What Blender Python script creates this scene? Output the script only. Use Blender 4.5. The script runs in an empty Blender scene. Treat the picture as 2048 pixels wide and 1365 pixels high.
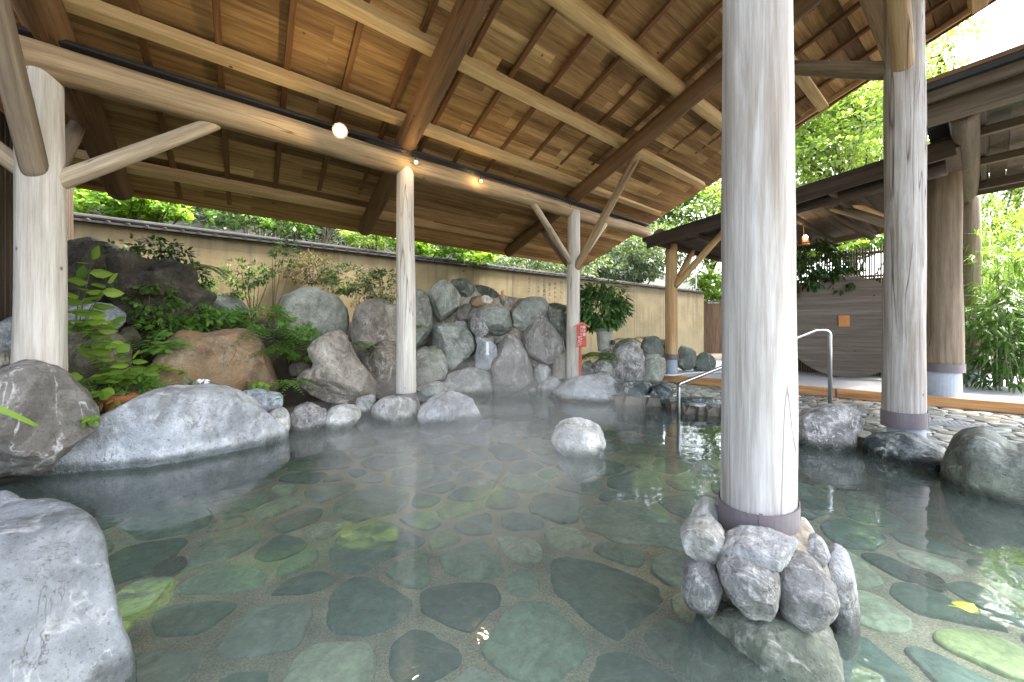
import bpy, bmesh, math, random
from mathutils import Vector, Matrix, noise
R = math.radians
random.seed(7)
S = bpy.context.scene
COL = S.collection
# ---------------------------------------------------------------- camera, light, exposure
F, HZ, HC = 760.0, 660.0, 1.45          # focal length in photo pixels, horizon row, eye height above the water
cam = bpy.data.cameras.new('camera')
cam.lens = 36 * F / 2048; cam.sensor_width = 36; cam.shift_y = (HZ - 682.5) / 2048
cam.clip_start = 0.05; cam.clip_end = 600
co = bpy.data.objects.new('camera', cam); COL.objects.link(co)
co.location = (0, 0, HC); co.rotation_euler = (R(90), 0, 0)
S.camera = co
SUN_EL, SUN_AZ = 56, 78                 # degrees; azimuth from +Y towards +X
w = bpy.data.worlds.new('World'); S.world = w; w.use_nodes = True
nt = w.node_tree
sky = nt.nodes.new('ShaderNodeTexSky'); sky.sky_type = 'NISHITA'; sky.sun_disc = False
sky.sun_elevation = R(SUN_EL); sky.sun_rotation = R(SUN_AZ); sky.dust_density = 4; sky.air_density = 1.0; sky.ozone_density = .6
hs = nt.nodes.new('ShaderNodeHueSaturation'); hs.inputs['Saturation'].default_value = .55      # a hazy, whitened sky
nt.links.new(sky.outputs[0], hs.inputs['Color']); nt.links.new(hs.outputs[0], nt.nodes['Background'].inputs[0])
nt.nodes['Background'].inputs[1].default_value = 0.15
sl = bpy.data.lights.new('sun', 'SUN'); sl.energy = 2.2; sl.angle = R(12); sl.color = (1, .95, .86)
so = bpy.data.objects.new('sun', sl); COL.objects.link(so)
sd = Vector((math.sin(R(SUN_AZ)) * math.cos(R(SUN_EL)), math.cos(R(SUN_AZ)) * math.cos(R(SUN_EL)), math.sin(R(SUN_EL))))
so.rotation_euler = sd.to_track_quat('Z', 'Y').to_euler()
S.view_settings.view_transform = 'Standard'; S.view_settings.look = 'None'
S.view_settings.exposure = 3.35; S.view_settings.gamma = 1
S.render.engine = 'CYCLES'
S.cycles.use_denoising = True
S.cycles.max_bounces = 8; S.cycles.transparent_max_bounces = 24; S.cycles.volume_bounces = 1
S.cycles.sample_clamp_indirect = 6
S.cycles.caustics_reflective = False; S.cycles.caustics_refractive = False

# ---------------------------------------------------------------- helpers
def P(x, y, Y):                          # the point at depth Y seen at photo pixel (x, y)
    return Vector(((x - 1024) / F * Y, Y, HC - (y - HZ) / F * Y))
def PZ(x, y, z):                         # the point at height z seen at pixel (x, y)
    return P(x, y, (HC - z) * F / (y - HZ))
W = {}                                   # world matrices of everything built
def place(o, mat, parent=None):
    W[o.name] = mat.copy()
    if parent is not None:
        o.parent = parent
        o.matrix_basis = W[parent.name].inverted() @ mat
    else:
        o.matrix_basis = mat
    return o
def tag(o, label=None, cat=None, group=None, kind=None):
    if label: o['label'] = label
    if cat: o['category'] = cat
    if group: o['group'] = group
    if kind: o['kind'] = kind
    return o
def empty(name, loc, label, cat, group=None):
    o = bpy.data.objects.new(name, None); COL.objects.link(o); o.empty_display_size = .1
    place(o, Matrix.Translation(Vector(loc)))
    return tag(o, label, cat, group)
class MB:
    def __init__(s): s.v = []; s.f = []; s.t = []; s.m = []; s.cur = 0
    def add(s, vs, fs, tint=(.5, .5, .5), mi=0):
        b = len(s.v); s.v += [tuple(v) for v in vs]; s.t += [tint] * len(vs)
        s.f += [tuple(i + b for i in f) for f in fs]; s.m += [mi] * len(fs)
    def box(s, c, hx, hy, hz, bas=None, tint=(.5, .5, .5), mi=0):
        c = Vector(c); bx, by, bz = bas if bas else (Vector((1, 0, 0)), Vector((0, 1, 0)), Vector((0, 0, 1)))
        vs = [c + bx * hx * i + by * hy * j + bz * hz * k for i in (-1, 1) for j in (-1, 1) for k in (-1, 1)]
        s.add(vs, [(0, 1, 3, 2), (4, 6, 7, 5), (0, 4, 5, 1), (2, 3, 7, 6), (0, 2, 6, 4), (1, 5, 7, 3)], tint, mi)
    def tube(s, pts, rad, n=8, tint=(.5, .5, .5), mi=0, cap=True):
        pts = [Vector(p) for p in pts]
        if not hasattr(rad, '__len__'): rad = [rad] * len(pts)
        vs = []; ref = None
        for i, p in enumerate(pts):
            d = (pts[min(i + 1, len(pts) - 1)] - pts[max(i - 1, 0)]).normalized()
            if ref is None or abs(ref.dot(d)) > .97: ref = Vector((0, 0, 1)) if abs(d.z) < .9 else Vector((1, 0, 0))
            a = d.cross(ref).normalized(); b = d.cross(a); ref = -b if False else ref
            vs += [p + (a * math.cos(2 * math.pi * k / n) + b * math.sin(2 * math.pi * k / n)) * rad[i] for k in range(n)]
        fs = [(i * n + k, i * n + (k + 1) % n, (i + 1) * n + (k + 1) % n, (i + 1) * n + k) for i in range(len(pts) - 1) for k in range(n)]
        if cap:
            fs.append(tuple(range(n - 1, -1, -1))); fs.append(tuple((len(pts) - 1) * n + k for k in range(n)))
        s.add(vs, fs, tint, mi)
    def leaf(s, p, d, up, L, Wd, tint=.5, bend=.15):
        d = d.normalized(); side = d.cross(up)
        if side.length < 1e-3: side = d.cross(Vector((1, .3, .2)))
        side.normalize(); nn = side.cross(d)
        c = lambda t, w: p + d * L * t + nn * L * bend * (t - 1.9 * t * t) + side * Wd * w - nn * abs(w) * Wd * .22
        s.add([p, c(.22, -.40), c(.5, -.5), c(.8, -.27), c(1, 0), c(.8, .27), c(.5, .5), c(.22, .40), c(.3, 0), c(.65, 0)],
              [(0, 8, 1), (1, 8, 2), (8, 9, 2), (2, 9, 3), (3, 9, 4), (0, 7, 8), (7, 6, 8), (8, 6, 9), (6, 5, 9), (5, 4, 9)], (tint,) * 3)
    def leafq(s, p, d, up, L, Wd, tint=.5):
        side = d.cross(up)
        if side.length < 1e-3: side = d.cross(Vector((1, .3, .2)))
        side.normalize()
        s.add([p, p + d * L * .5 - side * Wd * .5, p + d * L, p + d * L * .5 + side * Wd * .5], [(0, 1, 2, 3)], (tint,) * 3)
    def build(s, name, mats, parent=None, mat4=None, smooth=False):
        me = bpy.data.meshes.new(name); me.from_pydata(s.v, [], s.f)
        if not isinstance(mats, (list, tuple)): mats = [mats]
        for m in mats: me.materials.append(m)
        if len(mats) > 1: me.polygons.foreach_set('material_index', s.m)
        at = me.color_attributes.new('tint', 'FLOAT_COLOR', 'POINT')
        at.data.foreach_set('color', [c for t in s.t for c in (t[0], t[1], t[2], 1.0)])
        if smooth: me.polygons.foreach_set('use_smooth', [True] * len(me.polygons))
        me.update()
        o = bpy.data.objects.new(name, me); COL.objects.link(o)
        return place(o, mat4 or Matrix.Identity(4), parent)
def centred(mb, name, mats, parent=None, smooth=False, origin=None):
    """build with the object's origin moved to the mesh's base centre"""
    if origin is None:
        xs = [v[0] for v in mb.v]; ys = [v[1] for v in mb.v]; zs = [v[2] for v in mb.v]
        origin = Vector(((min(xs) + max(xs)) / 2, (min(ys) + max(ys)) / 2, min(zs)))
    mb.v = [(v[0] - origin[0], v[1] - origin[1], v[2] - origin[2]) for v in mb.v]
    return mb.build(name, mats, parent, Matrix.Translation(origin), smooth)

# ---------------------------------------------------------------- material helpers
def newmat(name):
    m = bpy.data.materials.new(name); m.use_nodes = True
    m.node_tree.nodes.clear()
    return m, m.node_tree
def nd(nt, t, ins=None, **props):
    n = nt.nodes.new('ShaderNode' + t)
    for k, v in props.items(): setattr(n, k, v)
    for k, v in (ins or {}).items():
        if isinstance(v, bpy.types.NodeSocket): nt.links.new(v, n.inputs[k])
        else:
            if hasattr(v, '__len__') and len(v) == 3 and n.inputs[k].type == 'RGBA': v = (*v, 1)
            n.inputs[k].default_value = v
    return n
def ramp(nt, fac, stops, interp='LINEAR'):
    n = nt.nodes.new('ShaderNodeValToRGB'); nt.links.new(fac, n.inputs[0]); cr = n.color_ramp; cr.interpolation = interp
    while len(cr.elements) < len(stops): cr.elements.new(.5)
    for e, (p, c) in zip(cr.elements, stops):
        e.position = p; e.color = (c, c, c, 1) if not hasattr(c, '__len__') else (*c, 1)
    return n.outputs[0]
def mix(nt, fac, a, b, mode='MIX'):
    n = nt.nodes.new('ShaderNodeMix'); n.data_type = 'RGBA'; n.blend_type = mode
    for k, v in ((0, fac), (6, a), (7, b)):
        if isinstance(v, bpy.types.NodeSocket): nt.links.new(v, n.inputs[k])
        else: n.inputs[k].default_value = (*v, 1) if hasattr(v, '__len__') else v
    return n.outputs[2]
def math_(nt, op, a, b=0.0, c=0.0):
    n = nt.nodes.new('ShaderNodeMath'); n.operation = op
    for k, v in enumerate((a, b, c)):
        if isinstance(v, bpy.types.NodeSocket): nt.links.new(v, n.inputs[k])
        else: n.inputs[k].default_value = v
    return n.outputs[0]
def coords(nt, rnd=True):
    tc = nd(nt, 'TexCoord'); v = tc.outputs['Object']
    if rnd:
        oi = nd(nt, 'ObjectInfo')
        off = nd(nt, 'VectorMath', {0: (37., 71., 53.), 'Scale': oi.outputs['Random']}, operation='SCALE')
        v = nd(nt, 'VectorMath', {0: v, 1: off.outputs[0]}, operation='ADD').outputs[0]
    return v
def scl(nt, v, s): return nd(nt, 'VectorMath', {0: v, 1: s}, operation='MULTIPLY').outputs[0]
def noi(nt, v, scale, detail=5, rough=.6, dist=0.0):
    return nd(nt, 'TexNoise', {'Vector': v, 'Scale': scale, 'Detail': detail, 'Roughness': rough, 'Distortion': dist}).outputs[0]
def principled(nt, col, rough=.6, bump=None, bstr=.3, bdist=.02, spec=.4, metal=0.0):
    out = nd(nt, 'OutputMaterial')
    ins = {'Base Color': col, 'Roughness': rough, 'Specular IOR Level': spec, 'Metallic': metal}
    if bump is not None:
        b = nd(nt, 'Bump', {'Height': bump, 'Strength': bstr, 'Distance': bdist}); ins['Normal'] = b.outputs[0]
    p = nd(nt, 'BsdfPrincipled', ins)
    nt.links.new(p.outputs[0], out.inputs[0])
    return p
def woodmat(name, dark, light, patch, patch_amt=.5, crack=.5, grain=5.0, rough=.7, tinted=False, knots=True, bstr=.35):
    m, nt = newmat(name)
    v = coords(nt)
    if tinted:
        at = nd(nt, 'VertexColor', layer_name='tint')
        sh = nd(nt, 'VectorMath', {0: at.outputs[0], 1: (31., 17., 43.)}, operation='MULTIPLY')
        v = nd(nt, 'VectorMath', {0: v, 1: sh.outputs[0]}, operation='ADD').outputs[0]
    g = noi(nt, scl(nt, v, (1, 1, .05)), grain * 3, 7, .68, .3)
    g2 = noi(nt, scl(nt, v, (1, 1, .12)), grain * .7, 4, .6, .6)
    c = mix(nt, math_(nt, 'ADD', math_(nt, 'MULTIPLY', g, .6), math_(nt, 'MULTIPLY', g2, .4)), dark, light)
    c = ramp(nt, math_(nt, 'ADD', math_(nt, 'MULTIPLY', g, .6), math_(nt, 'MULTIPLY', g2, .4)), [(.36, dark), (.58, light)])
    gf = noi(nt, scl(nt, v, (1, 1, .03)), grain * 13, 4, .7)
    c = mix(nt, 1.0, c, ramp(nt, gf, [(.3, .78), (.5, 1.0), (.7, 1.1)]), 'MULTIPLY')
    pt = ramp(nt, noi(nt, scl(nt, v, (1, 1, .35)), 1.3, 5, .6, .4), [(.42, 0), (.68, 1)])
    c = mix(nt, math_(nt, 'MULTIPLY', math_(nt, 'MULTIPLY', pt, ramp(nt, g, [(.35, 1), (.6, .35)])), patch_amt), c, patch)
    cr = math_(nt, 'ABSOLUTE', math_(nt, 'SUBTRACT', noi(nt, scl(nt, v, (1, 1, .045)), 5.0, 2, .5, .2), .5))
    cr = ramp(nt, cr, [(0, 0), (.003 + .006 * crack, 1)])
    gate = ramp(nt, noi(nt, scl(nt, v, (1, 1, .5)), 2.2, 2), [(.62 - .3 * crack, 1), (.7 - .25 * crack, 0)])
    cr = math_(nt, 'MAXIMUM', cr, gate)
    c = mix(nt, 1.0, c, ramp(nt, cr, [(0, (.3, .24, .2)), (1, 1.0)]), 'MULTIPLY')
    if knots:
        vo = nd(nt, 'TexVoronoi', {'Vector': scl(nt, v, (1, 1, .8)), 'Scale': 2.5, 'Randomness': 1.0})
        kn = ramp(nt, vo.outputs['Distance'], [(.02, 0), (.06, 1)])
        c = mix(nt, 1.0, c, ramp(nt, kn, [(0, (.28, .17, .1)), (1, 1.0)]), 'MULTIPLY')
    if tinted:
        sp = nd(nt, 'SeparateColor', {0: at.outputs[0]})
        c = mix(nt, 1.0, c, ramp(nt, sp.outputs[0], [(0, (.42, .37, .33)), (.5, (.88, .83, .78)), (1, (1.55, 1.65, 1.75))]), 'MULTIPLY')
    h = math_(nt, 'ADD', math_(nt, 'ADD', math_(nt, 'MULTIPLY', g, .5), math_(nt, 'MULTIPLY', gf, .35)), cr)
    principled(nt, c, rough, h, bstr, .012, .3)
    return m
def rockmat(name, dark, mid, light, crust=(.62, .62, .6), crust_amt=.4, moss=0.0, scale=1.0, streak=.5, rough=.75, bstr=.85, wet=True, tan=None):
    m, nt = newmat(name)
    v = coords(nt)
    n1 = noi(nt, v, 1.7 * scale, 9, .62, .5)
    n2 = noi(nt, v, 9 * scale, 8, .7)
    n3 = noi(nt, v, 34 * scale, 5, .7)
    n0 = noi(nt, v, .75 * scale, 4, .6, .8)
    c = ramp(nt, math_(nt, 'ADD', math_(nt, 'MULTIPLY', n1, .6), math_(nt, 'MULTIPLY', n0, .4)), [(.34, dark), (.5, mid), (.63, light)])
    c = mix(nt, 1.0, c, ramp(nt, nd(nt, 'ObjectInfo').outputs['Random'], [(0, (.74, .73, .70)), (.5, (1, 1, 1)), (1, (1.12, 1.14, 1.16))]), 'MULTIPLY')
    st = ramp(nt, noi(nt, scl(nt, v, (1.4, 1.4, .45)), 1.6 * scale, 6, .65, .6), [(.5, 1), (.66, 0)])
    c = mix(nt, 1.0, c, ramp(nt, st, [(0, (.52, .51, .47)), (1, 1.0)]), 'MULTIPLY')
    c = mix(nt, .6, c, ramp(nt, n2, [(.3, (.5, .5, .51)), (.55, (1, 1, 1)), (.75, (1.35, 1.35, 1.32))]), 'MULTIPLY')
    c = mix(nt, 1.0, c, ramp(nt, n3, [(.33, .5), (.43, 1.0), (.62, 1.0), (.7, 1.12)]), 'MULTIPLY')
    if tan: c = mix(nt, math_(nt, 'MULTIPLY', ramp(nt, noi(nt, v, 2.4 * scale, 6, .6, .8), [(.45, 0), (.65, 1)]), .8), c, tan)
    if moss: c = mix(nt, math_(nt, 'MULTIPLY', ramp(nt, noi(nt, v, 3.1 * scale, 7, .65), [(.46, 0), (.66, 1)]), moss), c, (.09, .12, .035))
    cm = ramp(nt, noi(nt, v, 2.6 * scale, 10, .72, .7), [(.50, 0), (.62, 1)])
    cm = math_(nt, 'MULTIPLY', cm, ramp(nt, n3, [(.35, .2), (.6, 1)]))
    c = mix(nt, math_(nt, 'MULTIPLY', cm, crust_amt), c, crust)
    sv = math_(nt, 'ABSOLUTE', math_(nt, 'SUBTRACT', noi(nt, scl(nt, v, (1, 1.6, .6)), 1.5 * scale, 4, .55, 1.4), .5))
    sv = math_(nt, 'MULTIPLY', ramp(nt, sv, [(0, 1), (.022, 0)]), ramp(nt, n2, [(.42, 0), (.6, 1)]))
    c = mix(nt, math_(nt, 'MULTIPLY', sv, streak), c, (.78, .77, .74))
    dk = math_(nt, 'ABSOLUTE', math_(nt, 'SUBTRACT', noi(nt, scl(nt, v, (1.3, 1, .7)), 1.9 * scale, 5, .6, 1.0), .47))
    dkr = ramp(nt, dk, [(0, 0), (.009, 1)])
    dkr = math_(nt, 'MAXIMUM', dkr, ramp(nt, n1, [(.50, 1), (.62, 0)]))
    c = mix(nt, 1.0, c, ramp(nt, dkr, [(0, (.5, .47, .44)), (1, 1.0)]), 'MULTIPLY')
    r = rough
    if wet:                                             # the tide mark that the water leaves on everything standing in it
        z = nd(nt, 'SeparateXYZ', {0: nd(nt, 'NewGeometry').outputs['Position']}).outputs[2]
        zz = math_(nt, 'ADD', z, math_(nt, 'MULTIPLY', math_(nt, 'SUBTRACT', n2, .5), .09))
        wt = ramp(nt, zz, [(.05, (.30, .33, .31)), (.075, (.55, .56, .52)), (.11, (1, 1, 1)), (.15, (1.18, 1.17, 1.14)), (.21, (1, 1, 1))])
        c = mix(nt, 1.0, c, wt, 'MULTIPLY')
        r = ramp(nt, zz, [(.03, .22), (.1, rough)])
    h = math_(nt, 'ADD', math_(nt, 'ADD', math_(nt, 'MULTIPLY', n2, 1.5), math_(nt, 'MULTIPLY', n3, .45)), math_(nt, 'MULTIPLY', dkr, .6))
    principled(nt, c, r, h, bstr, .03, .4)
    return m
def leafmat(name, c0, c1, trans=.4, gloss=.35):
    m, nt = newmat(name)
    at = nd(nt, 'VertexColor', layer_name='tint'); sp = nd(nt, 'SeparateColor', {0: at.outputs[0]})
    c = ramp(nt, sp.outputs[0], [(0, c0), (1, c1)])
    p = nd(nt, 'BsdfPrincipled', {'Base Color': c, 'Roughness': .45, 'Specular IOR Level': gloss})
    t = nd(nt, 'BsdfTranslucent', {'Color': mix(nt, 1.0, c, (1.25, 1.3, .6), 'MULTIPLY')})
    ms = nd(nt, 'MixShader', {0: trans, 1: p.outputs[0], 2: t.outputs[0]})
    nt.links.new(ms.outputs[0], nd(nt, 'OutputMaterial').inputs[0])
    return m
def plain(name, col, rough=.5, metal=0.0, spec=.4, nscale=20, namt=.25, bstr=.1):
    m, nt = newmat(name); v = coords(nt)
    n = noi(nt, v, nscale, 6, .65); n2 = noi(nt, v, nscale * .15, 4, .6)
    k = math_(nt, 'ADD', math_(nt, 'MULTIPLY', n, .5), math_(nt, 'MULTIPLY', n2, .5))
    c = mix(nt, 1.0, col, ramp(nt, k, [(.3, 1 - namt), (.7, 1 + namt)]), 'MULTIPLY')
    principled(nt, c, rough, n, bstr, .01, spec, metal)
    return m
def emit(name, col, st):
    m, nt = newmat(name)
    e = nd(nt, 'Emission', {'Color': col, 'Strength': st}); nt.links.new(e.outputs[0], nd(nt, 'OutputMaterial').inputs[0])
    return m

# ---------------------------------------------------------------- materials
WOOD_GREY = woodmat('weathered_grey_log', (.225, .20, .18), (.50, .48, .465), (.20, .145, .095), .8, .75, 5)
WOOD_CREAM = woodmat('pale_cream_log', (.36, .325, .275), (.62, .59, .53), (.40, .33, .25), .5, .6, 5)
WOOD_BEAM = woodmat('tan_beam_log', (.17, .108, .055), (.43, .315, .185), (.20, .11, .05), .7, .6, 5)
WOOD_BROWN = woodmat('brown_rafter_log', (.075, .038, .017), (.20, .11, .052), (.2, .14, .085), .35, .6, 5)
WOOD_BRACE = woodmat('pale_brace_log', (.24, .185, .12), (.50, .425, .315), (.31, .21, .125), .5, .5, 6)
WOOD_SAWN = woodmat('sawn_purlin', (.46, .30, .14), (.72, .53, .29), (.46, .27, .12), .35, .1, 7)
WOOD_BOARD = woodmat('roof_board', (.215, .115, .046), (.53, .345, .16), (.21, .11, .043), .5, .1, 6, tinted=True)
WOOD_BATTEN = woodmat('roof_batten', (.10, .043, .018), (.22, .11, .046), (.14, .062, .026), .4, .1, 7)
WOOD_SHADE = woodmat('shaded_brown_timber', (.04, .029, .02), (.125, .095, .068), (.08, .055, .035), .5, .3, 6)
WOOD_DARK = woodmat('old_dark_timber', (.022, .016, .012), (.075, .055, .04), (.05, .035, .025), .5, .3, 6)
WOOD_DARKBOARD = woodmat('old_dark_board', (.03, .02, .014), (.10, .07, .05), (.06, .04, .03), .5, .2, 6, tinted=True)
WOOD_OLD = woodmat('old_log', (.10, .072, .046), (.26, .205, .145), (.15, .105, .065), .5, .5, 5)
WOOD_ORANGE = woodmat('orange_kerb_timber', (.25, .11, .04), (.50, .27, .11), (.2, .1, .045), .5, .3, 6)
WOOD_YELLOW = woodmat('new_yellow_log', (.36, .21, .09), (.58, .40, .21), (.42, .27, .13), .5, .3, 6)
WOOD_DISC = woodmat('grey_planks', (.085, .075, .066), (.20, .185, .165), (.15, .125, .10), .6, .4, 5)
R_PALE = rockmat('pale_blue_grey_rock', (.23, .25, .26), (.40, .42, .44), (.56, .58, .60), (.66, .67, .68), .35, 0, .9, .4)
R_FORE = rockmat('flat_pale_rock', (.115, .13, .145), (.185, .205, .22), (.26, .28, .295), (.33, .34, .345), .3, 0, 1.6, .25, bstr=.45)
R_GREEN = rockmat('green_grey_rock', (.14, .155, .13), (.26, .28, .245), (.39, .41, .365), (.48, .5, .46), .4, .1, .9, .4)
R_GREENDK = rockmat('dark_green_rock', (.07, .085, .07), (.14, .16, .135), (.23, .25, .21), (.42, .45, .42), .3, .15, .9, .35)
R_WHITE = rockmat('white_crusted_rock', (.25, .25, .23), (.42, .42, .39), (.58, .58, .55), (.74, .73, .69), .8, 0, 1.1, .7)
R_BROWN = rockmat('rusty_brown_rock', (.16, .105, .06), (.27, .185, .11), (.38, .29, .19), (.45, .40, .33), .3, .1, 1.2, .15, tan=(.30, .18, .085))
R_TAN = rockmat('tan_grey_rock', (.15, .125, .10), (.27, .235, .19), (.40, .36, .30), (.52, .50, .45), .5, .05, 1.1, .4)
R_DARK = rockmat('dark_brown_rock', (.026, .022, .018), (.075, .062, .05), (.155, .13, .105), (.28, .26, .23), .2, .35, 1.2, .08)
R_BLACK = rockmat('wet_dark_rock', (.018, .024, .024), (.045, .06, .058), (.10, .125, .118), (.5, .55, .55), .45, 0, 1.2, .7, rough=.35)
R_BLUE = rockmat('blue_grey_rock', (.17, .20, .23), (.33, .37, .42), (.52, .56, .60), (.70, .71, .72), .6, 0, 3.0, .6)
R_MOUND = rockmat('grey_mound_stone', (.15, .155, .16), (.28, .285, .29), (.42, .425, .425), (.58, .58, .57), .35, 0, 2.2, .5)
R_SUB = rockmat('submerged_olive_rock', (.09, .11, .085), (.15, .175, .135), (.23, .25, .19), (.5, .5, .42), .3, 0, 1.2, .3, wet=False)
R_GNEISS = rockmat('banded_rock', (.07, .07, .07), (.26, .25, .24), (.46, .45, .42), (.74, .72, .68), .85, 0, 3.2, .9)
R_LIGHTG = rockmat('light_lichen_rock', (.20, .21, .17), (.33, .345, .29), (.46, .47, .41), (.6, .6, .55), .5, .2, 1.0, .2)
R_VEIN = rockmat('brown_grey_vein_rock', (.14, .13, .115), (.25, .235, .215), (.36, .345, .315), (.60, .58, .55), .3, 0, 1.0, .55)
MORTAR = rockmat('old_mortar', (.30, .26, .2), (.42, .37, .29), (.52, .47, .38), (.6, .56, .5), .4, .1, 3, .1)
L_BRIGHT = leafmat('bright_leaf', (.10, .20, .03), (.28, .42, .06), .5)
L_MAPLE = leafmat('maple_leaf', (.15, .24, .06), (.40, .50, .18), .55)
L_MID = leafmat('mid_leaf', (.045, .10, .02), (.15, .26, .06), .4)
L_DARK = leafmat('dark_leaf', (.018, .042, .012), (.07, .13, .035), .3)
L_FERN = leafmat('fern_leaf', (.10, .24, .045), (.28, .48, .11), .5)
L_BAMBOO = leafmat('bamboo_leaf', (.05, .12, .018), (.22, .34, .06), .45)
L_REDDISH = leafmat('reddish_leaf', (.05, .035, .018), (.12, .11, .04), .35)
L_RED = leafmat('red_leaf', (.22, .03, .03), (.42, .10, .08), .4)
L_YELLOW = leafmat('yellow_leaf', (.28, .22, .05), (.5, .36, .09), .4)
L_GREY = leafmat('silvery_leaf', (.06, .10, .05), (.24, .30, .19), .35)
STEM = plain('stem_bark', (.12, .09, .05), .8)
STEMG = plain('green_stem', (.10, .14, .05), .7)
BARK = plain('tree_bark', (.075, .06, .045), .9, nscale=9, namt=.5, bstr=.5)
STEEL = plain('brushed_steel', (.55, .56, .57), .28, 1.0, nscale=60, namt=.08)
COLLAR = plain('purple_brown_collar', (.135, .115, .125), .42, .0, .5, nscale=8, namt=.18, bstr=.05)
CONC = plain('blue_grey_concrete', (.34, .39, .45), .8, nscale=14, namt=.15)
BLACKM = plain('black_metal', (.02, .02, .022), .45)
GREYM = plain('grey_metal', (.42, .42, .43), .4, .3)
TERRA = plain('terracotta', (.38, .13, .055), .7)
POTM = plain('mossy_concrete_pot', (.34, .34, .29), .85, nscale=8, namt=.4)
REDP = plain('red_paint', (.42, .06, .035), .45, namt=.12)
WHITEP = plain('white_paint', (.8, .8, .78), .5, namt=.06)
INK = plain('black_ink', (.03, .028, .028), .8)
ORANGE = plain('orange_board', (.42, .17, .045), .6)
SOIL = plain('soil', (.05, .038, .025), .95, nscale=7, namt=.5, bstr=.6)
DECKM = plain('grey_deck_coating', (.42, .43, .45), .6, nscale=25, namt=.10)
HOSE = plain('white_hose', (.6, .6, .6), .4)
# ---------------------------------------------------------------- pool polygon and ground
POOL = [(-5.3, -2.0), (-5.3, 3.0), (-4.75, 3.45), (-4.45, 3.75), (-3.15, 5.0), (-3.1, 5.9), (-2.45, 6.3), (-1.6, 6.5), (-1.2, 6.7),
        (-1.3, 7.6), (-1.1, 8.3), (-.3, 8.75), (.55, 8.75), (.75, 7.4), (2.0, 7.3), (2.8, 7.1), (2.95, 6.6), (3.45, 6.25), (3.55, 4.85),
        (4.25, 4.6), (4.65, 3.95), (4.5, 2.9), (4.6, 1.0), (4.6, -2.0)]
def seg_d(px, py, a, b):
    vx, vy = b[0] - a[0], b[1] - a[1]; l = vx * vx + vy * vy
    t = max(0, min(1, ((px - a[0]) * vx + (py - a[1]) * vy) / l))
    return math.hypot(px - a[0] - t * vx, py - a[1] - t * vy)
def pool_sd(x, y):
    ins = False; n = len(POOL)
    for i in range(n):
        a, b = POOL[i], POOL[(i + 1) % n]
        if (a[1] > y) != (b[1] > y) and x < (b[0] - a[0]) * (y - a[1]) / (b[1] - a[1]) + a[0]: ins = not ins
    d = min(seg_d(x, y, POOL[i], POOL[(i + 1) % n]) for i in range(n))
    return -d if ins else d
def sm(a, b, x):
    t = max(0, min(1, (x - a) / (b - a))); return t * t * (3 - 2 * t)
PX, PY = Vector((.78119, .62429, 0)), Vector((-.5713, .8207, 0))       # along the wall / towards the wall (plan)
K = P(811, 330, 6.3)                                                 # eaves beam axis above the middle column
def ground_z(x, y):
    d = pool_sd(x, y)
    nz = noise.noise(Vector((x * 1.3, y * 1.3, 2))) * .08 + noise.noise(Vector((x * 4, y * 4, 7))) * .03
    if d < 0: return -.75
    right = sm(1.7, 2.3, x)
    a = sm(-2.7, -1.9, x); hl = (.10 + max(0, min(d, 3.2) - 1.1) * .75) * (1 - a) + (.02 + min(d, 1.3) * .12 + max(0, min(d, 3.2) - 1.3) * .8) * a + nz * 1.5
    hr = .12 + nz * .1
    if y > 9.5: hr = .12 + min(2, (y - 9.5) * .0)
    return (hl * (1 - right) + hr * right) * sm(0, .3, d) - .5 * (1 - sm(0, .3, d))
def axis(lo, hi, step, far):
    a = []; x = lo
    while x <= hi + 1e-6: a.append(x); x += step
    l, h = [lo], [hi]; s = step
    while l[-1] > -far: s *= 1.5; l.append(l[-1] - s)
    s = step
    while h[-1] < far: s *= 1.5; h.append(h[-1] + s)
    return list(reversed(l[1:])) + a + h[1:]
ax, ay = axis(-7, 10, .125, 120), axis(-3, 12, .125, 120)
gm = MB()
vs = [(x, y, ground_z(x, y)) for y in ay for x in ax]
nx = len(ax)
gm.add(vs, [(j * nx + i, j * nx + i + 1, (j + 1) * nx + i + 1, (j + 1) * nx + i) for j in range(len(ay) - 1) for i in range(nx - 1)])
tag(gm.build('ground', SOIL, smooth=True), kind='structure')

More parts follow.
